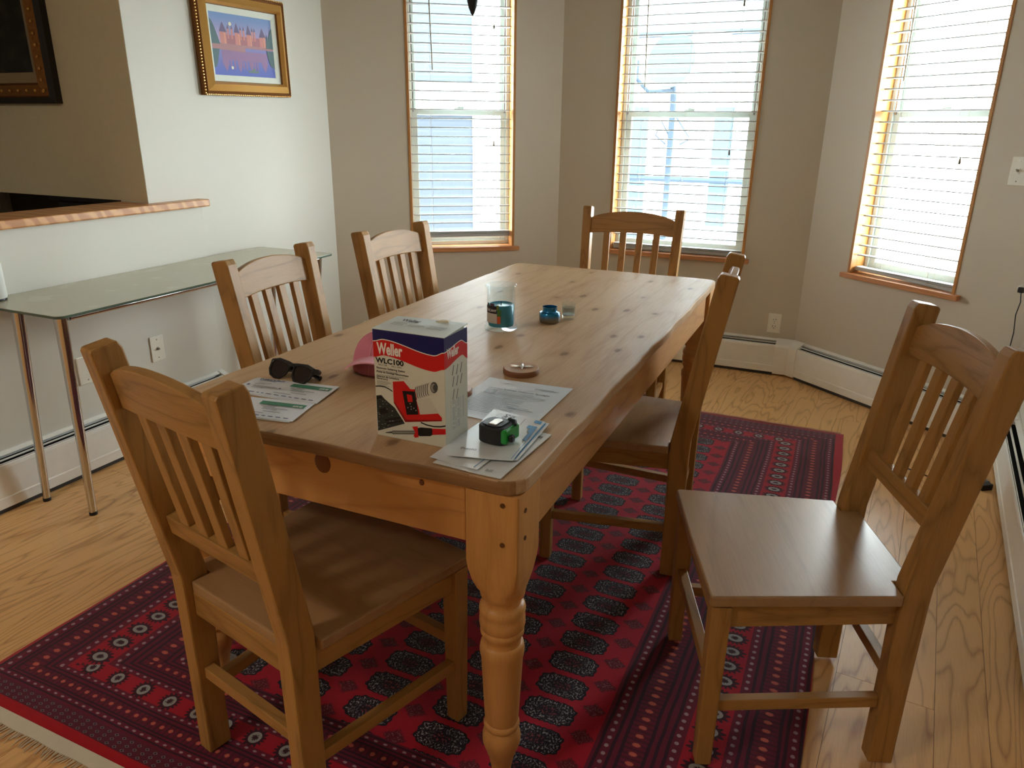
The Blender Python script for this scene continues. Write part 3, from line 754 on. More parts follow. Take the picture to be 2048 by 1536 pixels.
# ---------------------------------------------------------------- glass console table
def console():
    R = thing('glass_console_table', 'long frosted glass console table on thin chrome legs along the half wall', 'table', (-2.785, 1.55, 0))
    z = .785; D = .475; L = 1.47; rc = .03; pts = []
    for cx, cy, a0 in ((D-rc, rc, -90), (D-rc, L-rc, 0), (rc, L-rc, 90), (rc, rc, 180)):
        for k in range(6): a = radians(a0+18*k); pts.append((cx+rc*cos(a), cy+rc*sin(a)))
    mb = MB(); mb.prism(pts, (z-.010, z))
    def gfn(b):
        n = noise(objc(), 9, 3)
        b.inputs['Roughness'].default_value = .22
        sm = step(.58, .66, n)
        return mixc(sm*.30, lin((176, 170, 144)), lin((198, 194, 172)))
    o = build('glass_top', mb, mat('frosted_green_glass', rough=.2, fn=gfn, coat=.3), R, bevel=.002)
    o.data.materials.append(mat('green_glass_edge', lin((84, 98, 84)), .15))
    for p in o.data.polygons:
        if abs(p.normal.z) < .5: p.material_index = 1
    mb = MB(); mb.tube([(D-.05, .07, z-.022), (D-.05, L-.07, z-.022)], .011, 12); build('rail', mb, M_chrome, R, smooth=2)
    mb = MB(); mb.tube([(.10, .07, z-.022), (.10, L-.07, z-.022)], .011, 12); build('rail', mb, M_chrome, R, smooth=2)
    for (x, y, tx, ty) in ((.364, .062, .418, .045), (.106, .062, .182, .055), (.364, L-.10, .418, L-.06), (.106, L-.10, .12, L-.06)):
        mb = MB(); mb.tube([(x, y, .012), (x, y, .012), (tx, ty, z-.012)], [.0135, .0135, .021], 18); o = build('leg', mb, M_chrome, R, smooth=2)
        mb = MB(); mb.lathe([(.0145, 0), (.0145, .013)], 16, (x, y, .0005)); build('foot', mb, M_black, o, smooth=2)
        mb = MB(); mb.lathe([(.032, 0), (.032, .003)], 20, (tx, ty, z-.0135)); build('mount', mb, M_chrome, o, smooth=2)
console()
R = thing('smart_speaker', 'small white fabric cylinder with a black rim standing on the glass table', 'speaker', (-2.735, 1.62, .785))
mb = MB(); mb.lathe([(.036, .008), (.038, .012), (.038, .128), (.036, .136)], 32); build('body', mb, mat('speaker_fabric', lin((214, 214, 206)), .9, bump=(900, .001, .6)), R, smooth=2)
mb = MB(); mb.lathe([(.033, 0), (.0355, .002), (.0355, .009)], 32); build('base', mb, M_black, R, smooth=2)
mb = MB(); mb.lathe([(.0355, .136), (.0355, .140), (.030, .148), (.012, .149)], 32); build('top_ring', mb, mat('speaker_top', lin((40, 26, 34)), .3), R, smooth=2)

# ---------------------------------------------------------------- framed pictures
def flat(name, polys, m, parent, M, d, each=False):
    if each:
        for i, P in enumerate(polys): flat(name, [P], m, parent, M, d+i*.00004)
        return
    mb = MB()
    for P in polys:
        n = len(P); mb.add([M @ Vector((x, y, d)) for x, y in P], [tuple(range(n))])
    o = build(name, mb, m, parent, fix=False); return o
def picture_frame(R, w_, h_, rings, mats):
    """rings: list of (inset, depth) contours from outside in; local x right, z up, y out of the wall"""
    for i in range(len(rings)-1):
        (i0, d0), (i1, d1) = rings[i], rings[i+1]; mb = MB()
        def rc(ins, dep): return [Vector((ins, dep, ins)), Vector((w_-ins, dep, ins)), Vector((w_-ins, dep, h_-ins)), Vector((ins, dep, h_-ins))]
        mb.loft([rc(i0, .001), rc(i0, d0), rc(i1, d1), rc(i1, .001)], cap=False)
        mb.f += [(12+k, 12+(k+1) % 4, (k+1) % 4, k) for k in range(4)]
        build(mats[i][0], mb, mats[i][1], R)
# castle picture: local x = +Y world (image right), y = +X world, z up
R = thing('framed_castle_picture', 'gilt framed picture of a pink castle reflected in a blue lake', 'picture', (XP, 2.777, 1.517))
R.matrix_world = Matrix(((0, 1, 0, XP+.001), (1, 0, 0, 2.777), (0, 0, 1, 1.515), (0, 0, 0, 1))) @ Matrix.Rotation(radians(-1.0), 4, 'Y')
PWd, PH = .60, .455
picture_frame(R, PWd, PH, [(0, .022), (.012, .036), (.020, .030), (.050, .046), (.062, .030), (.064, .020), (.092, .012)],
              [('outer_moulding', M_golddk), ('moulding', M_golddk), ('moulding', M_gold), ('moulding', M_gold), ('lip', M_golddk), ('liner', M_linen)])
mb = MB()
for k in range(46):
    for zz in (.004, PH-.004): mb.lathe([(.001, -.005), (.0042, -.002), (.0042, .002), (.001, .005)], 6, (.01+(PWd-.02)*k/45, .026, zz), Matrix.Rotation(radians(60), 4, 'Y'))
for k in range(34):
    for xx in (.004, PWd-.004): mb.lathe([(.001, -.005), (.0042, -.002), (.0042, .002), (.001, .005)], 6, (xx, .026, .01+(PH-.02)*k/33), Matrix.Rotation(radians(30), 4, 'Y'))
o = build('rope_beading', mb, M_gold, R); o['kind'] = 'stuff'
i0 = .092; cw, chh = PWd-2*i0, PH-2*i0
def skyfn(b):
    x, y, z = sep(objc()); t = (z-i0)/chh
    up = mixc(step(.5, 1.0, t), lin((186, 160, 196)), lin((116, 146, 196)))
    dn = mixc(step(.0, .5, t), lin((88, 104, 186)), lin((136, 134, 190)))
    return mixc(gt(t, .5), dn, up)
mb = MB(); mb.box(i0, i0+cw, .004, .011, i0, i0+chh); build('painting', mb, mat('painted_sky', rough=.6, fn=skyfn), R)
MPt = Matrix(((cw, 0, 0, i0), (0, 0, 1, .011), (0, chh, 0, i0), (0, 0, 0, 1)))
pk = mat('paint_pink', lin((206, 138, 132)), .6); pk2 = mat('paint_rose', lin((170, 112, 122)), .6); pg = mat('paint_green', lin((84, 110, 116)), .6)
pdk = mat('paint_slate', lin((108, 96, 130)), .6); pm = mat('paint_moon', lin((232, 226, 200)), .6); pr = mat('paint_reflection', lin((150, 116, 158)), .6); pol = mat('paint_olive', lin((104, 124, 120)), .6)
def castle(f):
    body = [[(.14, .5), (.85, .5), (.85, .66), (.14, .66)]]; tow = []; roof = []
    for x, w1, h1 in ((.19, .05, .70), (.41, .035, .71), (.60, .035, .70), (.83, .05, .68)):
        tow.append([(x-w1, .5), (x+w1, .5), (x+w1, h1), (x-w1, h1)]); roof.append([(x-w1-.008, h1), (x+w1+.008, h1), (x, h1+.16)])
    for x in (.27, .33, .47, .52, .66, .70): tow.append([(x-.012, .6), (x+.012, .6), (x+.012, .76), (x-.012, .76)]); roof.append([(x-.014, .76), (x+.014, .76), (x, .83)])
    return [[[(x, f(y)) for x, y in P] for P in q] for q in (body, tow, roof)]
up = castle(lambda y: y)
flat('castle_wall', up[0], pk2, R, MPt, .0002); flat('castle_tower', up[1], pk, R, MPt, .0004, True); flat('castle_roof', up[2], pdk, R, MPt, .0008, True)
flat('castle_lit_wall', [[(x, .5), (x+.02, .5), (x+.02, .69), (x, .69)] for x in (.20, .43, .62, .85)], mat('paint_peach', lin((226, 160, 136)), .6), R, MPt, .0013, True)
dn = castle(lambda y: .90-y*.98); rev = lambda q: [list(reversed(P)) for P in q]; flat('reflection', rev(dn[0]+dn[1]+dn[2]), pr, R, MPt, .0002, True)
flat('causeway', [[(0, .47), (1, .47), (1, .515), (0, .515)], [(.0, .42), (.52, .40), (.52, .47), (0, .47)]], mat('paint_bank', lin((176, 130, 134)), .6), R, MPt, .0015, True)
flat('tree', [[(0, .5), (.13, .5), (.10, .62), (.06, .78), (.03, .86), (0, .90)], [(.88, .5), (1, .5), (1, .86), (.96, .80), (.93, .66), (.90, .74), (.89, .6)], [(0, .42), (.11, .42), (.06, .2), (.03, .12), (0, .12)], [(.88, .46), (1, .46), (1, .16), (.93, .2), (.90, .32)]], pg, R, MPt, .0018, True)
def disc(cx, cy, r, asp=1.0, n=16): return [(cx+r*cos(2*pi*k/n), cy+r*asp*sin(2*pi*k/n)) for k in range(n)]
flat('moon', [disc(.31, .84, .022, 1.5), disc(.28, .13, .018, 1.5)], pm, R, MPt, .0016, True)
flat('boat', [[(.52, .10), (.72, .10), (.70, .065), (.55, .065)], [(.60, .10), (.66, .10), (.64, .14), (.61, .14)]], pol, R, MPt, .0016, True)
# large dark picture on the passage wall
R = thing('framed_dark_picture', 'large dark painting in an antique gilt frame on the shaded passage wall', 'picture', (0, 0, 0))
w2_, h2_ = .95, .80
R.matrix_world = Matrix.Translation((-3.257-w2_, 2.399, 1.467)) @ Matrix(((1, 0, 0, 0), (0, -1, 0, 0), (0, 0, 1, 0), (0, 0, 0, 1)))
picture_frame(R, w2_, h2_, [(0, .03), (.026, .042), (.032, .035), (.075, .050), (.086, .034), (.130, .022)],
              [('outer_edge', mat('frame_black', lin((26, 20, 14)), .4)), ('moulding', M_golddk), ('moulding', mat('gilt_dull', lin((140, 92, 40)), .4, metal=.5, bump=(90, .004, .8))), ('moulding', M_golddk), ('liner', M_linendk)])
def dkfn(b):
    n = noise(objc(), 14, 4); return mixc(step(.45, .75, n), lin((18, 18, 18)), lin((52, 48, 34)))
mb = MB(); mb.box(.13, w2_-.13, .004, .02, .13, h2_-.13); build('painting', mb, mat('dark_canvas', rough=.45, fn=dkfn), R)
mb = MB()
for k in range(16):
    for (x, z) in ((.054, .05+(h2_-.1)*k/15), (w2_-.054, .05+(h2_-.1)*k/15), (.05+(w2_-.1)*k/15, .054), (.05+(w2_-.1)*k/15, h2_-.054)):
        mb.lathe([(.001, 0), (.007, .001), (.005, .005), (.001, .006)], 7, (x, .044, z), Matrix.Rotation(radians(-90), 4, 'X'))
o = build('carved_rosettes', mb, M_gold, R); o['kind'] = 'stuff'

# ---------------------------------------------------------------- things on the table
TT = TZ + .0003
def at(o, x, y, z=TT, rz=0): o.location = (x, y, z); o.rotation_euler = (0, 0, rz); return o
# --- carton
BX0, BX1, BY0, BY1, BH = -.842, -.677, 1.207, 1.304, .232
R = thing('soldering_station_box', 'printed carton in blue, red and white showing a soldering iron, near end of table', 'carton', (BX0, BY0, TT))
bw, bd = BX1-BX0, BY1-BY0
M_card = mat('carton_white', lin((214, 214, 200)), .42, spec=.4)
mb = MB(); mb.box(0, bw, 0, bd, 0, BH); build('carton', mb, M_card, R, bevel=.0008)
mb = MB(); e = .0012
mb.hexa([Vector(p) for p in ((-.0008, -.0008, BH+.0002), (bw+.001, -.0008, BH+.0002), (bw+.0015, bd, BH+.007), (-.0008, bd, BH+.004), (-.0008, -.0008, BH+.0002+e), (bw+.001, -.0008, BH+.0002+e), (bw+.0015, bd, BH+.007+e), (-.0008, bd, BH+.004+e))])
FL = build('top_flap', mb, mat('carton_top', lin((206, 214, 210)), .40, spec=.5), R)
mb = MB(); mb.box(.006, bw-.006, bd-.02, bd-.002, BH+.0001, BH+.003); build('tuck_flap', mb, M_card, R)
p_blue = mat('print_blue', lin((14, 20, 92)), .38); p_red = mat('print_red', lin((206, 22, 26)), .38); p_white = mat('print_white', lin((238, 238, 230)), .4); p_blk = mat('print_black', lin((16, 16, 18)), .4)
p_gr = mat('print_grey', lin((150, 148, 138)), .4); p_dg = mat('print_dark_grey', lin((74, 76, 74)), .4); p_lg = mat('print_light_grey', lin((206, 204, 192)), .4); p_pcb = mat('print_board', lin((44, 50, 48)), .4)
# front face: (s,t) from crop pixels through the photographed quad
TL, TR_, BR, BL = (240, 190), (1000, 300), (990, 1415), (285, 1278)
def invq(px, py, Q):
    s = t = .5
    for _ in range(12):
        (ax, ay), (bx, by), (cx, cy), (dx, dy) = Q
        X = (1-s)*(1-t)*ax + s*(1-t)*bx + s*t*cx + (1-s)*t*dx - px; Y = (1-s)*(1-t)*ay + s*(1-t)*by + s*t*cy + (1-s)*t*dy - py
        xs = (1-t)*(bx-ax)+t*(cx-dx); xt = (1-s)*(dx-ax)+s*(cx-bx); ys = (1-t)*(by-ay)+t*(cy-dy); yt = (1-s)*(dy-ay)+s*(cy-by)
        D = xs*yt-xt*ys; s -= (X*yt-Y*xt)/D; t -= (Y*xs-X*ys)/D
    return s, t
MF = Matrix(((1, 0, 0, 0), (0, 0, -1, -.0001), (0, 1, 0, 0), (0, 0, 0, 1)))    # local (x, z) on the front, d outward
MSd = Matrix(((0, 0, 1, bw+.0001), (1, 0, 0, 0), (0, 1, 0, 0), (0, 0, 0, 1)))  # side face: x along +y
def F(pts): 
    out = []
    for x, y in pts:
        s, t = invq(x, y, (TL, TR_, BR, BL)); out.append((min(max(s, 0), 1)*bw, (1-min(max(t, 0), 1))*BH))
    return out
SQ = ((1000, 300), (1222, 150), (1222, 1250), (990, 1415))
def G(pts):
    out = []
    for x, y in pts:
        s, t = invq(x, y, SQ); out.append((min(max(s, 0), 1)*bd, (1-min(max(t, 0), 1))*BH))
    return out
def catm(keys, n=28):
    # smooth curve through (s,t)
    res = []; xs = [k[0] for k in keys]
    for i in range(n+1):
        x = xs[0]+(xs[-1]-xs[0])*i/n; j = 0
        while j < len(keys)-2 and x > xs[j+1]: j += 1
        x0, y0 = keys[j]; x1, y1 = keys[j+1]; t = (x-x0)/(x1-x0); t = t*t*(3-2*t); res.append((x, y0+(y1-y0)*t))
    return res
def bandpoly(up, lo, W): 
    P = [(s*W, (1-t)*BH) for s, t in up]; Q = [(s*W, (1-t)*BH) for s, t in lo]
    return [[P[i], Q[i], Q[i+1], P[i+1]] for i in range(len(P)-1)]
fu = catm([(0, .110), (.15, .084), (.86, .166), (1, .128)]); fl_ = catm([(0, .256), (.15, .228), (.85, .308), (1, .276)])
su = catm([(0, .128), (.70, .092), (1, .145)]); sl = catm([(0, .276), (.75, .228), (1, .285)])
z0l = [(s, 0) for s, t in fu]
flat('blue_band', bandpoly(z0l, fu, bw), p_blue, R, MF, .00005); flat('red_band', bandpoly(fu, fl_, bw), p_red, R, MF, .00010)
flat('white_line', bandpoly([(s, t-.005) for s, t in fu], [(s, t+.003) for s, t in fu], bw), p_white, R, MF, .00015)
flat('side_blue_band', bandpoly([(s, 0) for s, t in su], su, bd), p_blue, R, MSd, .00005); flat('side_red_band', bandpoly(su, sl, bd), p_red, R, MSd, .00010)
flat('side_white_line', bandpoly([(s, t-.005) for s, t in su], [(s, t+.003) for s, t in su], bd), p_white, R, MSd, .00015)
def ftext(body, px, py, size, m, sx=1, bold=0, shear=0, side=False, d=.0002, rot=0, nm='lettering'):
    (x, z) = (G if side else F)([(px, py)])[0]; B = MSd if side else MF
    return text_mesh(nm, body, size, m, R, B @ Matrix.Translation((x, z, d)) @ Matrix.Rotation(rot, 4, 'Z'), sx, bold, shear=shear)
ftext('Weller', 293, 432, .0335, p_white, .62, .0011)
ftext('Weller', 1022, 500, .0285, p_white, .60, .0009, side=True, rot=0)
ftext('WLC100', 276, 520, .0150, p_blk, 1.18, .0006, nm='model_lettering')
ftext('\u25a1 WLC100   \u25a1 WLCHD100' if False else 'WLC100      WLC100C', 300, 553, .0058, p_dg, 1.0)
for k, (l, yy, sz) in enumerate((('Electronic Soldering Station', 583, .0062), ('Poste de Soudage Electronique', 622, .0062), ('Estacion de Soldadura', 668, .0062), ('Electronica', 690, .0062))):
    ftext(l, 282, yy, sz, p_blk, .98, .0001)
bars = []
for yy, ln in ((597, 250), (606, 230), (640, 300), (650, 330), (705, 130), (714, 150), (723, 145), (732, 120), (741, 110), (752, 130)):
    bars.append(F([(284, yy), (284+ln, yy+ln*.145), (284+ln, yy+ln*.145+4), (284, yy+4)]))
flat('fine_print', bars, p_gr, R, MF, .0002)
flat('printed_station_body', [F([(455, 722), (572, 718), (640, 800), (690, 802), (735, 1062), (920, 1050), (958, 1095), (955, 1130), (580, 1142), (462, 940)])], p_red, R, MF, .0002)
flat('printed_station_shade', [F([(462, 940), (580, 1142), (955, 1130), (958, 1118), (590, 1118), (470, 925)])], mat('print_dark_red', lin((140, 14, 18)), .4), R, MF, .00025)
flat('printed_panel', [F([(555, 815), (690, 825), (718, 1062), (597, 1065)])], p_blk, R, MF, .0003)
flat('printed_switch', [F([(600, 850), (655, 862), (662, 932), (612, 932)])], p_red, R, MF, .00035)
flat('printed_dots', [F([(x, y), (x+9, y), (x+9, y+9), (x, y+9)]) for x, y in ((606, 985), (640, 975), (668, 992), (640, 1002), (690, 1015), (630, 945))], p_lg, R, MF, .00035)
flat('printed_holder', [F([(700, 908), (840, 888), (922, 1045), (738, 1058)])], p_lg, R, MF, .00028)
cps = []
for k in range(7):
    cx, cy = 712+k*21, 838-k*6; cps.append(F([(cx-10+32*cos(a)*.55, cy+62*sin(a)) for a in [pi/2+pi*j/10 for j in range(11)]] + [(cx-2+32*cos(a)*.55, cy+62*sin(a)) for a in [pi*1.5-pi*j/10 for j in range(11)]]))
flat('printed_coil_back', [F([(690, 770), (880, 722), (900, 850), (725, 905)])], p_lg, R, MF, .0003)
flat('printed_coil', cps, p_dg, R, MF, .00035)
flat('printed_coil_end', [F(disc(886, 784, 38, 1.5))], p_dg, R, MF, .0004); flat('printed_coil_hole', [F(disc(880, 786, 26, 1.6))], p_gr, R, MF, .00045); flat('printed_coil_core', [F(disc(893, 786, 17, 1.9))], p_dg, R, MF, .0005)
flat('printed_board', [F([(275, 862), (330, 858), (365, 900), (470, 990), (575, 1158), (290, 1235)])], p_pcb, R, MF, .0002)
rq = random.Random(9); ch = []
for k in range(46):
    x = rq.uniform(285, 500); y = rq.uniform(880, 1200)
    if y < 870+(x-330)*1.1 or y > 1215-(x-290)*.25: continue
    w3, h3 = rq.uniform(5, 22), rq.uniform(4, 9); ch.append(F([(x, y), (x+w3, y+h3*.4), (x+w3, y+h3*1.4), (x, y+h3)]))
flat('printed_components', ch, p_gr, R, MF, .00025)
flat('printed_board_sockets', [F([(300, 1010), (370, 985), (405, 1040), (325, 1065)]), F([(365, 1110), (530, 1085), (540, 1105), (370, 1135)]), F([(380, 1150), (555, 1120), (560, 1135), (385, 1170)]), F([(276, 880), (330, 870), (335, 895), (280, 905)])], p_blk, R, MF, .0003)
def strip(pts, w3):
    a = [(x, y-w3) for x, y in pts]; b = [(x, y+w3) for x, y in pts]; return [F([a[i], b[i], b[i+1], a[i+1]]) for i in range(len(pts)-1)]
flat('printed_cable', strip([(268, 766), (320, 766), (365, 774), (410, 795), (450, 822)], 6)+strip([(740, 1145), (800, 1170), (870, 1187), (940, 1188), (998, 1180)], 7), p_blk, R, MF, .00022)
for _o in R.children:
    if _o.name.startswith(('printed_cable', 'fine_print', 'printed_components', 'printed_dots')): _o['kind'] = 'stuff'
flat('printed_iron_rod', [F([(440, 1230), (675, 1228), (678, 1272), (442, 1272)])], p_gr, R, MF, .0003)
flat('printed_iron_lines', [F([(440, 1240), (675, 1238), (675, 1244), (440, 1246)]), F([(442, 1262), (678, 1260), (678, 1268), (442, 1272)]), F([(368, 1252), (442, 1240), (442, 1262), (375, 1260)])], p_dg, R, MF, .00035)
flat('printed_iron_handle', [F([(650, 1190), (708, 1186), (716, 1300), (680, 1308), (664, 1290), (678, 1245)]), F([(850, 1208), (999, 1212), (999, 1270), (852, 1274)])], p_red, R, MF, .00035)
flat('printed_iron_grip', [F([(708, 1205), (740, 1196), (850, 1205), (858, 1225), (855, 1275), (835, 1288), (728, 1290), (712, 1280)])], p_blk, R, MF, .0004)
sb = []
for (x, y) in ((1085, 560), (1125, 545), (1165, 520), (1085, 675), (1125, 660), (1165, 635), (1085, 805), (1122, 795)):
    sb.append(G([(x-3, y-8), (x+3, y-10), (x-14, y+98), (x-20, y+98)]))
flat('side_tip_drawings', sb, p_dg, R, MSd, .0001)
sb = []
for k in range(20):
    for (x, l) in ((1045, 5), (1062, 24), (1092, 10), (1112, 24), (1142, 8), (1165, 16)):
        y = 925+k*15.5-(x-1045)*.55
        if rq.random() < .12 or (x > 1130 and k > 14): continue
        sb.append(G([(x, y), (x+l, y-l*.55), (x+l, y-l*.55+6), (x, y+6)]))
flat('side_fine_print', sb, mat('print_pale_blue', lin((150, 160, 172)), .4), R, MSd, .0001)
# top print
MTop = Matrix(((1, 0, 0, 0), (0, 1, 0, 0), (0, 0, 1, BH+.0018), (0, 0, 0, 1))) @ Matrix.Rotation(math.atan2(.0055, bd), 4, 'X')
text_mesh('top_lettering', 'Weller', .019, p_blk, R, MTop @ Matrix.Translation((.030, .062, .0008)), .80, .0006)
tb = []
for (x, y, l) in ((.02, .050, .03), (.02, .045, .035), (.02, .040, .028), (.06, .045, .034), (.06, .040, .038), (.06, .035, .03), (.105, .050, .04), (.105, .045, .035), (.105, .038, .042), (.105, .033, .036), (.02, .034, .03)):
    tb.append([(x, y), (x+l, y), (x+l, y+.0018), (x, y+.0018)])
flat('top_fine_print', tb, p_gr, R, MTop, .0010)
mb = MB(); mb.hexa([Vector(p) for p in ((.098, bd-.012, BH+.0062), (.128, bd-.010, BH+.0066), (.125, bd+.001, BH+.0072), (.100, bd, BH+.007), (.100, bd-.012, BH+.0078), (.127, bd-.010, BH+.0105), (.124, bd+.001, BH+.010), (.101, bd, BH+.0085))])
build('torn_tab', mb, mat('carton_torn', lin((232, 220, 190)), .6), R)

# --- large candle jar
R = at(thing('candle_jar', 'tall clear glass jar with half-burnt turquoise candle and dark fruit label', 'candle'), -.975, 2.118, TT, 0)
mb = MB(); mb.lathe([(.048, 0), (.0535, .003), (.0535, .008), (.0485, .020), (.046, .030), (.0455, .128), (.047, .134), (.051, .138), (.0515, .142), (.049, .146), (.046, .144), (.0428, .136), (.0423, .03), (.041, .012), (.02, .009), (.0, .009)], 48, close=False)
mb.f.append(tuple(i*16 for i in range(48))); build('glass', mb, M_jar, R, smooth=2)
mb = MB(); mb.lathe([(.040, .0125), (.0418, .02), (.0418, .078), (.0385, .082), (.034, .079), (.010, .077), (0, .077)], 40, close=False); mb.f.append(tuple(i*7 for i in range(40)))
build('wax', mb, mat('turquoise_wax', lin((20, 146, 178)), .35, coat=.4), R, smooth=2)
mb = MB(); mb.tube([(0, 0, .076), (.001, 0, .090)], .0012, 5); build('wick', mb, M_black, R)
def curved(name, a0, a1, z0, z1, r, m, parent, n=10):
    mb = MB()
    for k in range(n+1):
        a = a0+(a1-a0)*k/n; mb.v += [(r*cos(a), r*sin(a), z0), (r*cos(a), r*sin(a), z1)]
    mb.f = [(2*k, 2*k+2, 2*k+3, 2*k+1) for k in range(n)]; return build(name, mb, m, parent, fix=False)
# camera sits towards (0,0): direction angle from the jar
aj = math.atan2(-2.118, .975)
lb_d = mat('label_dark', lin((34, 28, 40)), .5); lb_g = mat('label_grey', lin((196, 192, 186)), .5)
L0, L1 = aj-1.35, aj-.30
lab = curved('label_top', L0, L1, .058, .082, .0460, lb_d, R); curved('label_bottom', L0, L1, .026, .058, .0460, lb_g, R)
curved('label_scallop', L0+.15, L0+.35, .082, .090, .0460, lb_d, R, 4); curved('label_scallop', L0+.50, L0+.85, .082, .091, .0460, mat('label_plum', lin((88, 62, 78)), .5), R, 4)
curved('printed_leaves', L1+.02, L1+.30, .050, .072, .0461, mat('label_leaf', lin((70, 120, 60)), .5), R, 5)
curved('printed_leaf_tip', L1-.02, L1+.14, .072, .086, .0461, mat('label_leaf2', lin((110, 130, 60)), .5), R, 3)
curved('printed_fruit', L1+.02, L1+.26, .026, .050, .0461, mat('label_fruit', lin((196, 88, 52)), .5), R, 5)
def wrap_text(body, size, m, ac, z, r, sx=1, bold=0, nm='lettering'):
    o = text_mesh(nm, body, size, m, R, Matrix.Identity(4), sx, bold, 'CENTER')
    for v in o.data.vertices:
        a = ac + v.co.x/r; v.co = Vector((r*cos(a), r*sin(a), z+v.co.y))
    return o
wrap_text('TUSCANY', .0115, p_white, (L0+L1)/2, .064, .0463, .9, .0002)
for k in range(5): wrap_text(('CITRUS', 'SANDALWOOD', 'scented', 'candle', 'net wt')[k] if False else '. . . . . . .', .006, p_gr, (L0+L1)/2, .032+k*.005, .0463)
# --- blue mercury jar
R = at(thing('blue_glass_jar', 'squat metallic blue glass candle pot with a narrow neck', 'candle pot'), -.862, 2.263, TT)
def bluefn(b):
    x, y, z = sep(objc()); t = step(.012, .030, z); return mixc(t, lin((120, 116, 104)), lin((10, 122, 176)))
M_blu = mat('mercury_blue', rough=.12, metal=.55, fn=bluefn, coat=.5)
mb = MB(); mb.lathe([(.028, 0), (.033, .003), (.0355, .010), (.0355, .030), (.033, .035), (.026, .038), (.0245, .041), (.0245, .052), (.0255, .054), (.0235, .054), (.0228, .041), (.030, .033), (.032, .012), (.0, .008)], 40, close=False)
mb.f.append(tuple(i*14 for i in range(40))); build('pot', mb, M_blu, R, smooth=2)
mb = MB(); mb.lathe([(.0322, .012), (.031, .020), (0, .020)], 30, close=False); build('wax', mb, mat('burnt_wax', lin((60, 44, 38)), .5), R, smooth=2)
# --- votive glass
R = at(thing('votive_glass', 'small clear votive glass with frosted sides beside the blue pot', 'glass'), -.820, 2.332, TT)
mb = MB(); mb.lathe([(.0195, 0), (.021, .002), (.0235, .055), (.0245, .056), (.022, .056), (.0205, .014), (.0, .012)], 32, close=False); mb.f.append(tuple(i*7 for i in range(32)))
build('glass', mb, M_jar, R, smooth=2)
mb = MB(); mb.lathe([(.0196, .014), (.0202, .018), (0, .018)], 24); build('wax_residue', mb, mat('wax_white', lin((214, 216, 210)), .6), R, smooth=2)
mb = MB(); mb.lathe([(.0205, .018), (.0215, .042)], 32, close=False)
mfr = glass_thin('frost_film', (.74, .77, .78)); build('frosted_film', mb, mfr, R, smooth=2)
# --- round wooden coasters
def barkfn(b):
    x, y, z = sep(objc()); r = mth('SQRT', x*x+y*y); n = noise(objc(), 30, 2)
    ring = vabs(vsin(r*900.0+n*5.0)); return mixc(ring*.4, lin((186, 146, 108)), lin((150, 108, 74)))
M_co = mat('coaster_face', rough=.5, fn=barkfn); M_cob = mat('coaster_edge', lin((128, 84, 54)), .6, bump=(120, .001, .6))
def coaster(lab, x, y, r, h):
    R = at(thing('wooden_coaster', lab, 'coaster', group='round wooden coasters'), x, y, TT)
    mb = MB(); mb.lathe([(r-.001, 0), (r, .002), (r, h-.002), (r-.0015, h)], 48); build('edge', mb, M_cob, R, smooth=2)
    mb = MB(); mb.lathe([(r-.0015, h+.0001), (r-.002, h+.0004)], 48); build('face', mb, M_co, R)
    return R
coaster('round slice-of-wood coaster carrying the silver dragonfly ornament', -.733, 1.722, .0475, .015)
coaster('round wooden coaster almost hidden behind the carton, only its edge showing', -.818, 1.498, .047, .015)
# silver ornament
R = at(thing('silver_ornament', 'small shiny silver dragonfly ornament lying on the wooden coaster', 'ornament'), -.731, 1.724, TT+.0156, radians(22))
M_sil = mat('silver', (.85, .84, .80), .18, metal=1)
def leafpts(x0, x1, w3, y0, y1): 
    return [Vector((x0, y0-w3*.3, .001)), Vector(((x0+x1)/2, (y0+y1)/2-w3, .001)), Vector((x1, y1, .001)), Vector(((x0+x1)/2, (y0+y1)/2+w3, .001))]
for (x0, x1, y0, y1) in ((.002, .033, .004, .010), (.002, .031, -.001, -.001), (-.002, -.033, .004, .010), (-.002, -.031, -.001, -.001)):
    P = leafpts(x0, x1, .0042, y0, y1); mb = MB(); mb.loft([P, [p+Vector((0, 0, .0022)) for p in P]]); build('wing', mb, M_sil, R, bevel=.0006)
mb = MB(); mb.tube([(0, .012, .003), (0, .006, .0045), (0, -.004, .0045), (0, -.014, .0035), (0, -.026, .0025)], [.003, .0045, .0042, .0030, .0018], 10); build('body', mb, M_sil, R, smooth=2)
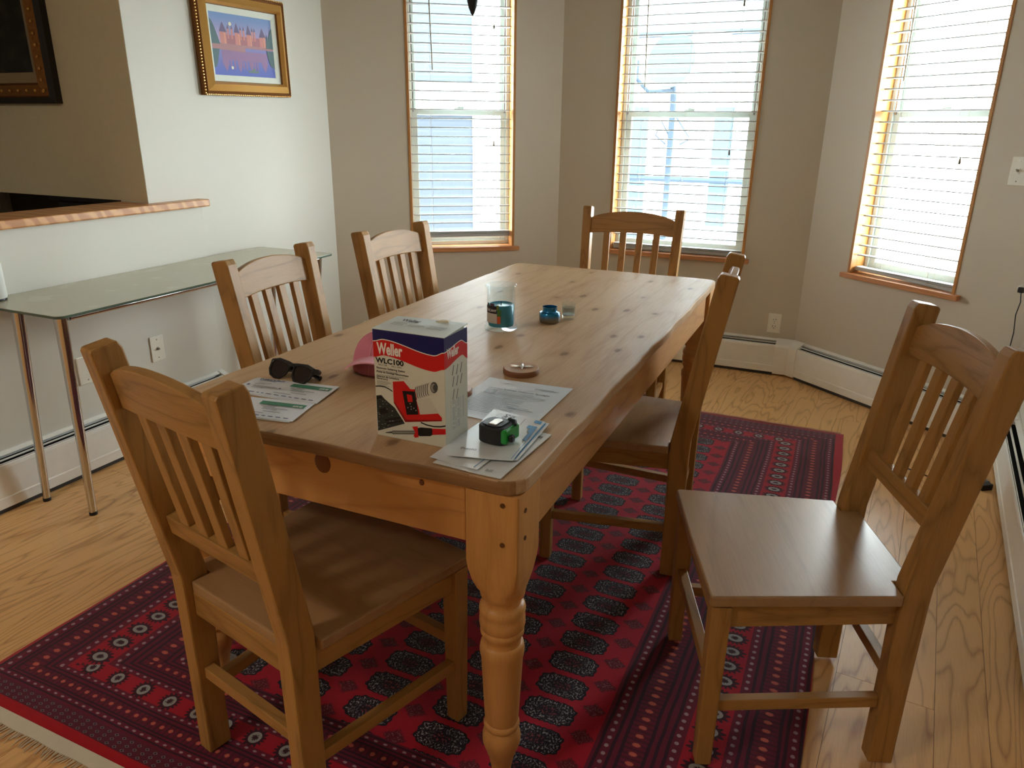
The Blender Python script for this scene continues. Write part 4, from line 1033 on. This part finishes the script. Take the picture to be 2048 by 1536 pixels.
# --- paper
def sheet(name, pts, z, th, label, cat, m, curl=0, group=None, stack=1):
    """pts: world corner list ccw"""
    cx = sum(p[0] for p in pts)/len(pts); cy = sum(p[1] for p in pts)/len(pts)
    R = at(thing(name, label, cat, group=group), cx, cy, z)
    for k in range(stack):
        dx = .004*k; mb = MB(); P = [(x-cx-dx*1.2, y-cy-dx) for x, y in pts]
        if len(P) == 4:
            n = 10; vs = []
            for j in range(n+1):
                for i in range(n+1):
                    s, t = i/n, j/n
                    x = (1-s)*(1-t)*P[0][0]+s*(1-t)*P[1][0]+s*t*P[2][0]+(1-s)*t*P[3][0]; y = (1-s)*(1-t)*P[0][1]+s*(1-t)*P[1][1]+s*t*P[2][1]+(1-s)*t*P[3][1]
                    vs.append((x, y, th + curl*((2*s-1)**4*.5+(t)**4*.6) + .0004*sin(7*s+3*t) + .0004))
            m0 = len(vs); vs2 = [(x, y, z_-th) for x, y, z_ in vs]; W_ = n+1
            fs = [(j*W_+i, j*W_+i+1, (j+1)*W_+i+1, (j+1)*W_+i) for j in range(n) for i in range(n)]
            fs += [tuple(q+m0 for q in reversed(f)) for f in fs]
            per = [i for i in range(W_)] + [j*W_+n for j in range(1, W_)] + [n*W_+i for i in range(n-1, -1, -1)] + [j*W_ for j in range(n-1, 0, -1)]
            fs += [(per[q], per[q]+m0, per[(q+1) % len(per)]+m0, per[(q+1) % len(per)]) for q in range(len(per))]
            mb.add(vs+vs2, fs)
        o = build('paper' if k == 0 else 'under_sheet', mb, m, R, smooth=2); o.location = (0, 0, -k*(th+.0003))
    return R
M_pap = mat('paper_white', lin((222, 226, 232)), .55); M_env = mat('envelope_gloss', lin((216, 220, 222)), .28, coat=.3); M_pap2 = mat('paper_cream', lin((214, 212, 206)), .5)
p_grn = mat('print_green', lin((64, 132, 104)), .5); p_tx = mat('print_text_grey', lin((120, 122, 128)), .5); p_bl = mat('print_sky_blue', lin((60, 134, 186)), .4); p_navy = mat('print_navy', lin((50, 56, 100)), .5)
def quadmap(pts, R):
    """unit square -> local xy of sheet root"""
    cx, cy = R.location.x, R.location.y; P = [(x-cx, y-cy) for x, y in pts]
    def f(s, t): return ((1-s)*(1-t)*P[0][0]+s*(1-t)*P[1][0]+s*t*P[2][0]+(1-s)*t*P[3][0], (1-s)*(1-t)*P[0][1]+s*(1-t)*P[1][1]+s*t*P[2][1]+(1-s)*t*P[3][1])
    return f
def rect(f, s0, t0, s1, t1): return [f(s0, t0), f(s1, t0), f(s1, t1), f(s0, t1)]
def print_on(R, name, polys, m, z):
    mb = MB()
    for P in polys: mb.add([(x, y, z) for x, y in P], [tuple(range(len(P)))])
    o = build(name, mb, m, R, fix=False)
    if len(polys) > 1: o['kind'] = 'stuff'
    return o
def text_on(R, body, f, s, t, size, m, sx=1, bold=0, z=.002, rotextra=0, nm='lettering'):
    x, y = f(s, t); x1, y1 = f(s+.05, t); a = math.atan2(y1-y, x1-x)+rotextra
    return text_mesh(nm, body, size, m, R, Matrix.Translation((x, y, z)) @ Matrix.Rotation(a, 4, 'Z'), sx, bold)
def statement(pts, z, lab):
    R = sheet('statement_slip', pts, z, .0012, lab, 'letter', M_pap, .0012, group='folded account statements', stack=2)
    f = quadmap(pts, R); zt = .0022+.0016
    print_on(R, 'green_bar', [rect(f, .50, .66, .965, .84)], p_grn, zt)
    text_on(R, '$29.48', f, .84, .69, .011, p_white, .8, .0003, zt+.0001)
    text_on(R, 'EVERSOURCE', f, .07, .86, .013, p_navy, .9, .0004, zt)
    rq = random.Random(2); P = []
    for (s, t, l) in ((.09, .80, .20), (.12, .66, .16), (.10, .58, .12), (.12, .46, .28), (.14, .40, .30), (.14, .34, .14), (.55, .54, .14), (.58, .48, .26), (.58, .42, .16), (.60, .60, .10), (.45, .20, .20), (.62, .30, .18)):
        P.append(rect(f, s, t, s+l, t+.022))
    print_on(R, 'fine_print', P, p_tx, zt)
    P = []; s = .10
    while s < .93: l = rq.uniform(.02, .07); P.append(rect(f, s, .06, s+l, .095)); s += l+.03
    print_on(R, 'footer_print', P, p_navy, zt); print_on(R, 'small_square', [rect(f, .05, .44, .075, .52), rect(f, .44, .42, .46, .48)], p_navy, zt)
    return R
statement([(-1.319, 1.278), (-1.069, 1.293), (-1.093, 1.412), (-1.322, 1.380)], TT+.002, 'folded white statement with a green bar, the one touching the sunglasses')
statement([(-1.285, 1.146), (-1.047, 1.180), (-1.072, 1.288), (-1.322, 1.250)], TT+.002, 'folded white statement with a green bar, nearer the table edge behind the near chair')
# letter
LP_ = [(-.788, 1.385), (-.560, 1.372), (-.562, 1.655), (-.788, 1.646)]
R = sheet('printed_letter', LP_, TT, .0004, 'white printed letter with a small grey photo, lying behind the envelopes', 'letter', M_pap, .0025)
f = quadmap(LP_, R); zt = .0016
text_on(R, 'Comcast Business Customer Spotlight', f, .13, .72, .0105, mat('print_dark_text', lin((60, 60, 70)), .5), 1.0, .0003, zt+.0010)
print_on(R, 'small_photo', [rect(f, .14, .595, .27, .70)], mat('print_photo', lin((130, 126, 128)), .5), zt+.0008)
print_on(R, 'photo_dark_patch', [rect(f, .15, .60, .20, .655), rect(f, .21, .65, .25, .69)], p_dg, zt+.0009)
P = []
for k in range(18):
    t = .66-k*.031
    if t < .05: break
    s0 = .30 if k < 3 else .12; P.append(rect(f, s0, t, s0+(.55 if k % 4 else .40), t+.008))
P += [rect(f, .18, .90, .34, .908), rect(f, .18, .885, .30, .893), rect(f, .62, .86, .84, .868), rect(f, .62, .845, .90, .853), rect(f, .70, .83, .88, .838), rect(f, .55, .34, .80, .35), rect(f, .58, .31, .86, .32)]
print_on(R, 'fine_print', P, p_tx, zt+.0012)
# envelopes
E0 = [(-.664, 1.130), (-.516, 1.122), (-.505, 1.357), (-.640, 1.372)]
R = sheet('white_envelope', E0, TT+.0018, .0012, 'lowest white envelope of the pile at the near right table corner', 'envelope', M_env, .0008, group='pile of envelopes')
f = quadmap(E0, R)
text_on(R, 'bill', f, .72, .06, .016, p_tx, .8, 0, .003, .0)
print_on(R, 'stamp_mark', [rect(f, .84, .86, .93, .91)], p_tx, .0032)
E1 = [(-.680, 1.146), (-.570, 1.134), (-.556, 1.330), (-.672, 1.345)]
R = sheet('white_envelope', E1, TT+.0042, .0010, 'white envelope with a rounded clear corner, second of the pile', 'envelope', M_env, .0006, group='pile of envelopes')
f = quadmap(E1, R)
print_on(R, 'blue_edge', [rect(f, .90, .02, .915, .32)], p_bl, .0026)
E2 = [(-.647, 1.158), (-.522, 1.190), (-.538, 1.402), (-.672, 1.425)]
E2b = [(-.640, 1.170), (-.516, 1.200), (-.528, 1.404), (-.660, 1.40)]
R = sheet('white_envelope', E2b, TT+.0066, .0010, 'blue striped white envelope just under the tape measure envelope', 'envelope', M_env, .0005, group='pile of envelopes')
f = quadmap(E2b, R); print_on(R, 'blue_edge', [rect(f, .93, .02, .96, .97)], p_bl, .0026)
R = sheet('white_envelope', E2, TT+.0090, .0012, 'topmost white envelope of the pile, carrying the tape measure', 'envelope', M_env, .0006, group='pile of envelopes')
f = quadmap(E2, R)
print_on(R, 'blue_logo', [rect(f, .80, .74, .96, .82), rect(f, .86, .66, .97, .74), rect(f, .90, .45, .97, .66), rect(f, .84, .90, .97, .97)], p_bl, .0034)
print_on(R, 'blue_edge', [rect(f, .965, .02, .975, .45)], p_bl, .0034)
text_on(R, '5407', f, .30, .95, .017, p_blk, 1.0, .0004, .0034, -pi/2*1.0, nm='number_lettering')
text_on(R, '1040', f, .42, .95, .015, p_blk, 1.0, .0004, .0034, -pi/2*1.0, nm='number_lettering')
text_on(R, 'Presto', f, .10, .12, .014, p_tx, .9, .0002, .0034, 0)
print_on(R, 'fine_print', [rect(f, .14, .80+k*.03, .24, .806+k*.03) for k in range(5)] + [rect(f, .52, .55, .53, .80), rect(f, .66, .78, .67, .94)], p_tx, .0034)
# --- tape measure
R = at(thing('tape_measure', 'black rubber tape measure with a green side and chrome clip on the envelopes', 'tape measure'), -.592, 1.268, TT+.0122, radians(-6))
M_rub = mat('black_rubber', (.015, .017, .02), .6, bump=(400, .001, .5)); M_gn = mat('green_plastic', lin((16, 150, 52)), .3, coat=.3)
def dshape(sx_, n=26, r=.033):
    pts = []
    for k in range(n):
        a = 2*pi*k/n; ca, sa = cos(a), sin(a); e = .62
        pts.append((sx_*r*math.copysign(abs(ca)**e, ca)*1.0, sx_*r*math.copysign(abs(sa)**e, sa)*.95))
    return pts
mb = MB(); pts = [p for p in dshape(1.0)]; mb.prism(pts, (0, .036)); build('rubber_case', mb, M_rub, R, bevel=.004, seg=3)
mb = MB(); mb.prism([(x*.72-.002, y*.78) for x, y in pts], (.0362, .0385)); build('side_disc', mb, mat('disc_black_gloss', (.016, .018, .022), .45, spec=.3), R, bevel=.0012)
mb = MB(); mb.box(.020, .038, -.026, .030, .003, .0345); build('green_shell', mb, M_gn, R, bevel=.005, seg=3)
mb = MB(); mb.tube([(.012, .029, .037), (.030, .024, .038), (.038, .010, .036)], .0035, 8); build('top_grip', mb, M_rub, R, smooth=2)
mb = MB(); mb.box(.037, .047, -.018, -.004, .008, .022); build('end_hook', mb, M_black, R, bevel=.003)
mb = MB(); mb.box(-.009, .009, -.016, .002, .0388, .0402); mb.box(-.009, .009, -.018, -.016, .030, .0402); mb.lathe([(.010, .0388), (.010, .0400)], 20, (0, .006, 0)); build('belt_clip', mb, mat('clip_steel', (.50, .47, .42), .32, metal=1), R, bevel=.0006)
# --- sunglasses
R = at(thing('sunglasses', 'black sunglasses resting folded on the table beside the statements', 'sunglasses'), -1.247, 1.398, TT+.001, radians(-9)); R.scale = (1.14, 1.14, 1.14)
MG = Matrix.Rotation(radians(-38), 4, 'X')
M_fr = mat('sunglass_frame', (.012, .011, .012), .3, coat=.3)
def lens(cx, s):
    return [Vector((cx+s*x, 0, z)) for x, z in ((-.028, .038), (-.012, .043), (.010, .044), (.026, .041), (.031, .034), (.029, .018), (.020, .006), (.004, .001), (-.012, .003), (-.024, .014), (-.028, .028))]
for s in (-1, 1):
    P = lens(s*.036, s); n = len(P); mb = MB(); mb.tube([MG @ p for p in P+[P[0], P[1]]], .0030, 8); build('rim', mb, M_fr, R, smooth=2)
    mb = MB(); Q = [MG @ p for p in (P if s > 0 else list(reversed(P)))]; nn = MG @ Vector((0, .0012, 0)); mb.loft([Q, [q+nn for q in Q]]); build('lens', mb, mat('smoked_lens', lin((42, 34, 32)), .08, coat=.6), R)
    mb = MB(); a = MG @ Vector((s*.066, 0, .036)); mb.tube([a, a+Vector((s*.006, .006, -.002)), a+Vector((s*.004, .014, -.006)), Vector((s*.03, .045, .012)), Vector((-s*.035, .050, .006)), Vector((-s*.060, .046, .004))], [.004, .005, .0045, .0038, .0036, .0045], 8, flat=1.3); build('temple', mb, M_fr, R, smooth=2)
mb = MB(); mb.tube([MG @ Vector(p) for p in ((-.010, 0, .036), (-.004, -.001, .0375), (.004, -.001, .0375), (.010, 0, .036))], .0035, 8); build('bridge', mb, M_fr, R, smooth=2)
mb = MB(); mb.tube([MG @ Vector(p) for p in ((-.068, 0, .040), (-.045, -.001, .0455), (-.015, -.001, .043), (0, -.001, .040), (.015, -.001, .043), (.045, -.001, .0455), (.068, 0, .040))], .0028, 8); build('brow_bar', mb, M_fr, R, smooth=2)
# --- pink cap
R = at(thing('pink_cap', 'pink baseball cap with curved brim lying behind the carton', 'cap'), -1.092, 1.612, TT, radians(20))
M_pk = mat('pink_cotton', lin((214, 128, 150)), .9, bump=(500, .0008, .5)); M_pk2 = mat('pink_brim', lin((222, 152, 166)), .85, bump=(600, .0006, .4)); M_pkd = mat('cap_inside', lin((120, 40, 60)), .95)
def capring(t):   # crown rings
    h = .098*sin(t*pi/2); r = cos(t*pi/2)**.75; return h, r
mb = MB(); rings = []
for j in range(11):
    t = j/10; h, r = capring(min(t, .985)); rings.append([Vector((.080*r*cos(2*pi*k/36)*(1+.03*sin(6*pi*k/18)), .095*r*sin(2*pi*k/36)*(1+.02*cos(5*2*pi*k/36)), .002+h+.005*r*sin(3*2*pi*k/36+t*3)*(t))) for k in range(36)])
mb.loft(rings); build('crown', mb, M_pk, R, smooth=True)
mb = MB()
for a in range(6):
    an = pi*a/3+.3; mb.tube([(.081*capring(t)[1]*cos(an), .096*capring(t)[1]*sin(an), .003+capring(t)[0]) for t in [k/12*.97 for k in range(13)]], .0012, 5)
build('seam', mb, mat('pink_piping', lin((228, 160, 176)), .8), R, smooth=True)
mb = MB(); mb.lathe([(.006, 0), (.005, .004), (.002, .005)], 14, (0, 0, .099)); build('button', mb, M_pk, R, smooth=2)
# brim: arched sheet pointing towards the camera (-y)
def brim_mb(off):
    n, m_ = 18, 8; vs = []
    for j in range(m_+1):
        for i in range(n+1):
            t = -1+2*i/n; a = t*1.05; k = j/m_
            x0, y0 = .078*sin(a)*1.04, -.094*cos(a)*.98
            x1, y1 = .092*sin(a*1.16), -.090*cos(a) - .098*max(0, cos(t*pi/2))**.55
            x = x0+(x1-x0)*k; y = y0+(y1-y0)*k; z = .006 + .064*max(0, 1-(abs(x)/.092)**2)*(.80+.20*k) - off
            vs.append(Vector((x, y, max(z, .002-off+.002))))
    return vs, n+1, m_+1
A, W_, H_ = brim_mb(0); B, _, _ = brim_mb(.0035); mb = MB(); fs = [(j*W_+i, j*W_+i+1, (j+1)*W_+i+1, (j+1)*W_+i) for j in range(H_-1) for i in range(W_-1)]
per = [i for i in range(W_)] + [j*W_+W_-1 for j in range(1, H_)] + [(H_-1)*W_+i for i in range(W_-2, -1, -1)] + [j*W_ for j in range(H_-2, 0, -1)]
N0 = len(A); mb.add(A+B, fs+[tuple(q+N0 for q in reversed(f_)) for f_ in fs]+[(per[q], per[q]+N0, per[(q+1) % len(per)]+N0, per[(q+1) % len(per)]) for q in range(len(per))])
o = build('brim', mb, M_pk2, R, smooth=2); o.data.materials.append(M_pkd)
for p in o.data.polygons:
    if p.normal.z < -.3: p.material_index = 1

# ---------------------------------------------------------------- hanging finial over the table
R = thing('pendant_finial', 'dark spear-shaped finial hanging in front of the left bay window, top edge', 'pendant lamp', (-1.113, 2.2, 0))
M_ir = mat('dark_iron', (.02, .02, .022), .45, metal=.4)
mb = MB(); mb.lathe([(.0005, 1.704), (.006, 1.712), (.0125, 1.728), (.0165, 1.745), (.0170, 1.752), (.010, 1.757), (.007, 1.765), (.012, 1.775), (.012, 1.79), (.005, 1.80), (.005, 2.56)], 20); build('finial_rod', mb, M_ir, R, smooth=2)
mb = MB(); mb.lathe([(.06, 2.599), (.055, 2.575), (.02, 2.56)], 24); build('canopy', mb, M_ir, R, smooth=2)

# ---------------------------------------------------------------- unseen fill lamp added in the room part behind the viewer
R = thing('fill_lamp', 'round opal fill lamp added in the room behind the viewer, out of the picture', 'fill lamp', (-1.9, -1.1, 0))
mb = MB(); mb.lathe([(.27, 2.598), (.27, 2.57), (.25, 2.55)], 32); build('base', mb, M_gold, R, smooth=2)
M_op = bpy.data.materials.new('opal_fill_lamp'); M_op.use_nodes = True; _b = M_op.node_tree.nodes['Principled BSDF']
_b.inputs['Emission Color'].default_value = (1, .90, .76, 1); _b.inputs['Emission Strength'].default_value = 7.5
mb = MB(); mb.lathe([(.25, 2.55), (.24, 2.51), (.16, 2.48), (.001, 2.47)], 32); build('shade', mb, M_op, R, smooth=2)

# ---------------------------------------------------------------- outside
M_grass = mat('yard_ground', lin((120, 118, 110)), .9)
mb = MB(); mb.box(-30, 30, 4.8, 40, -3.1, -3.0); struct(build('ground_outside', mb, M_grass))
def sidingfn(c1, c2, pitch=.11):
    def fn(b):
        x, y, z = sep(posc()); t = frac(z/pitch); return mixc(lt(t, .12), c1, c2)
    return fn
def house(name, lab, M, w_, z0, z1, c1, c2, wins, trims):
    R = thing(name, lab, 'house'); R.matrix_world = M
    mb = MB(); mb.box(0, w_, 0, 4, z0, z1); build('wall', mb, mat(name+'_siding', rough=.8, fn=sidingfn(c1, c2)), R)
    tm = mat('exterior_trim_white', lin((240, 240, 238)), .6); wm = mat('exterior_window_dark', (.028, .044, .062), .5, spec=.1)
    for (x0, x1, a, b) in wins:
        mb = MB(); mb.box(x0-.09, x1+.09, -.05, -.001, a-.09, b+.09); f_ = build('window', mb, tm, R)
        mb = MB(); mb.box(x0, x1, -.06, -.051, a, b); build('pane', mb, wm, f_)
        mb = MB(); mb.box(x0, x1, -.075, -.0605, (a+b)/2-.03, (a+b)/2+.03); build('sash_bar', mb, tm, f_)
    for (x0, x1, a, b, d) in trims:
        mb = MB(); mb.box(x0, x1, -d, -.001, a, b); build('trim_board', mb, tm, R)
    return R
# white clapboard house across the yard, seen through the middle and right windows
MHs = Matrix.Translation((-4.2, 9.6, 0))
house('white_clapboard_house', 'overexposed white clapboard house seen through the middle window', MHs, 4.6, -3, 8.5, lin((140, 148, 154)), lin((172, 177, 180)),
      [(1.50, 1.80, -.3, 1.64), (2.60, 2.83, .25, 1.64)], [(0, 4.6, 1.75, 1.90, .06)])
R = thing('white_house_gutter', 'dark horizontal gutter pipe crossing the white house outside the middle window', 'gutter'); R.matrix_world = MHs
for zz in (.80, 2.44):
    mb = MB(); mb.tube([(.2, -.14, zz), (4.5, -.14, zz)], .032, 8); build('pipe', mb, mat('gutter_dark', (.02, .028, .038), .6, spec=.1), R, smooth=2)
# slate-grey house with porch seen through the left window
def atang(x, y, deg): return Matrix.Translation((x, y, 0)) @ Matrix.Rotation(radians(deg), 4, 'Z')
GH = house('grey_porch_house', 'slate-blue clapboard house with a white corner board seen through the left bay window', atang(-9.2, 7.2, 28), 5.2, -3, 8.5, (.0115, .0165, .0240), (.0180, .0245, .0330),
      [], [(4.95, 5.25, -3, 8.5, .05), (0, 5.2, 1.55, 1.95, .14)])
R = thing('porch_railing', 'dark porch railing with upright balusters outside the left bay window', 'railing'); R.matrix_world = atang(-8.0, 6.9, 28) @ Matrix.Translation((1.0, -.9, 0))
M_rl = mat('railing_grey', lin((96, 100, 120)), .7)
mb = MB(); mb.box(0, 3.0, -.03, .03, .16, .21); build('top_rail', mb, M_rl, R)
mb = MB(); mb.box(0, 3.0, -.03, .03, -.62, -.57); build('bottom_rail', mb, M_rl, R)
mb0 = MB(); mb0.box(-.016, .016, -.016, .016, -.57, .16); f0 = None
for k in range(24):
    if f0 is None: f0 = build('baluster', mb0, M_rl, R); q = f0
    else: q = f0.copy(); COL.objects.link(q)
    q.location = (.06+k*.125, 0, 0)
R = thing('red_wind_ornament', 'red hanging ornament on the grey house outside the left bay window', 'ornament'); R.matrix_world = atang(-9.2, 7.2, 28) @ Matrix.Translation((3.55, -.25, 0))
M_rd = mat('ornament_red', lin((210, 40, 60)), .5)
mb = MB(); mb.tube([(0, 0, 1.45), (0, 0, 1.2)], .012, 6); build('cord', mb, M_rd, R)
mb = MB(); mb.lathe([(.01, .78), (.06, .84), (.045, 1.0), (.01, 1.14)], 10); build('lower_bell', mb, M_rd, R, smooth=2)
mb = MB(); mb.lathe([(.01, 1.14), (.035, 1.18), (.01, 1.30)], 10); build('upper_bell', mb, M_rd, R, smooth=2)
R = thing('potted_geranium', 'bright green plant with red flowers by the porch railing', 'plant'); R.matrix_world = atang(-9.2, 7.2, 28) @ Matrix.Translation((2.5, -.45, 0))
rq = random.Random(8); mb = MB()
for k in range(70):
    a, b_, r_ = rq.uniform(0, 2*pi), rq.uniform(-.3, 1.2), rq.uniform(.1, .26); c = Vector((r_*cos(a), r_*sin(a)*.7, .35+.22*b_)); u = Vector((rq.uniform(-1, 1), rq.uniform(-1, 1), rq.uniform(-.4, 1))).normalized()*.07; v_ = u.cross(Vector((0, 0, 1)))*.6
    mb.add([c-u, c+v_, c+u, c-v_], [(0, 1, 2, 3)])
o = build('foliage', mb, mat('leaf_green', lin((90, 170, 80)), .6), R, fix=False); o['kind'] = 'stuff'
for (x, z) in ((-.12, .62), (.1, .70), (.16, .52)):
    mb = MB(); mb.lathe([(.01, 0), (.05, .03), (.05, .06), (.01, .09)], 8, (x, -.1, z)); build('flower', mb, M_rd, R, smooth=2)
mb = MB(); mb.lathe([(.13, -.1), (.17, .15), (.18, .2)], 16); build('pot', mb, mat('terracotta', lin((150, 90, 70)), .8), R, smooth=2)
# satellite dish between the houses
R = thing('satellite_dish', 'pale satellite dish on a mast outside the middle window', 'satellite dish', (-1.66, 7.4, .35), radians(-12))
M_ds = mat('dish_grey', (.030, .043, .044), .7, spec=.1)
mb = MB(); mb.lathe([(.0, 0), (.12, .016), (.21, .045), (.245, .066), (.245, .073), (.205, .052), (.11, .024), (.0, .008)], 40, (0, 0, 1.62), Matrix.Rotation(radians(78), 4, 'X') @ Matrix.Diagonal((.95, 1, 1, 1)), close=False); build('reflector', mb, M_ds, R, smooth=2)
M_ar = mat('dish_arm', (.018, .026, .036), .7, spec=.1)
mb = MB(); mb.tube([(0, 0, 1.5), (.0, .05, 1.3), (0, .05, -3.349)], .03, 8); build('mast', mb, M_ar, R, smooth=2)
mb = MB(); mb.tube([(0, .02, 1.38), (-.12, -.25, 1.36), (-.2, -.42, 1.50)], .018, 8); mb.box(-.25, -.16, -.48, -.38, 1.46, 1.62); build('feed_arm', mb, M_ar, R)
mb = MB(); mb.tube([(0, .05, 1.2), (.12, .05, 1.05), (.2, .05, .95), (.1, .05, .9)], .008, 6); mb.tube([(0, .05, .95), (-.1, .05, 1.1), (-.16, .05, .98), (-.05, .05, .9)], .008, 6); build('cable', mb, M_ar, R)
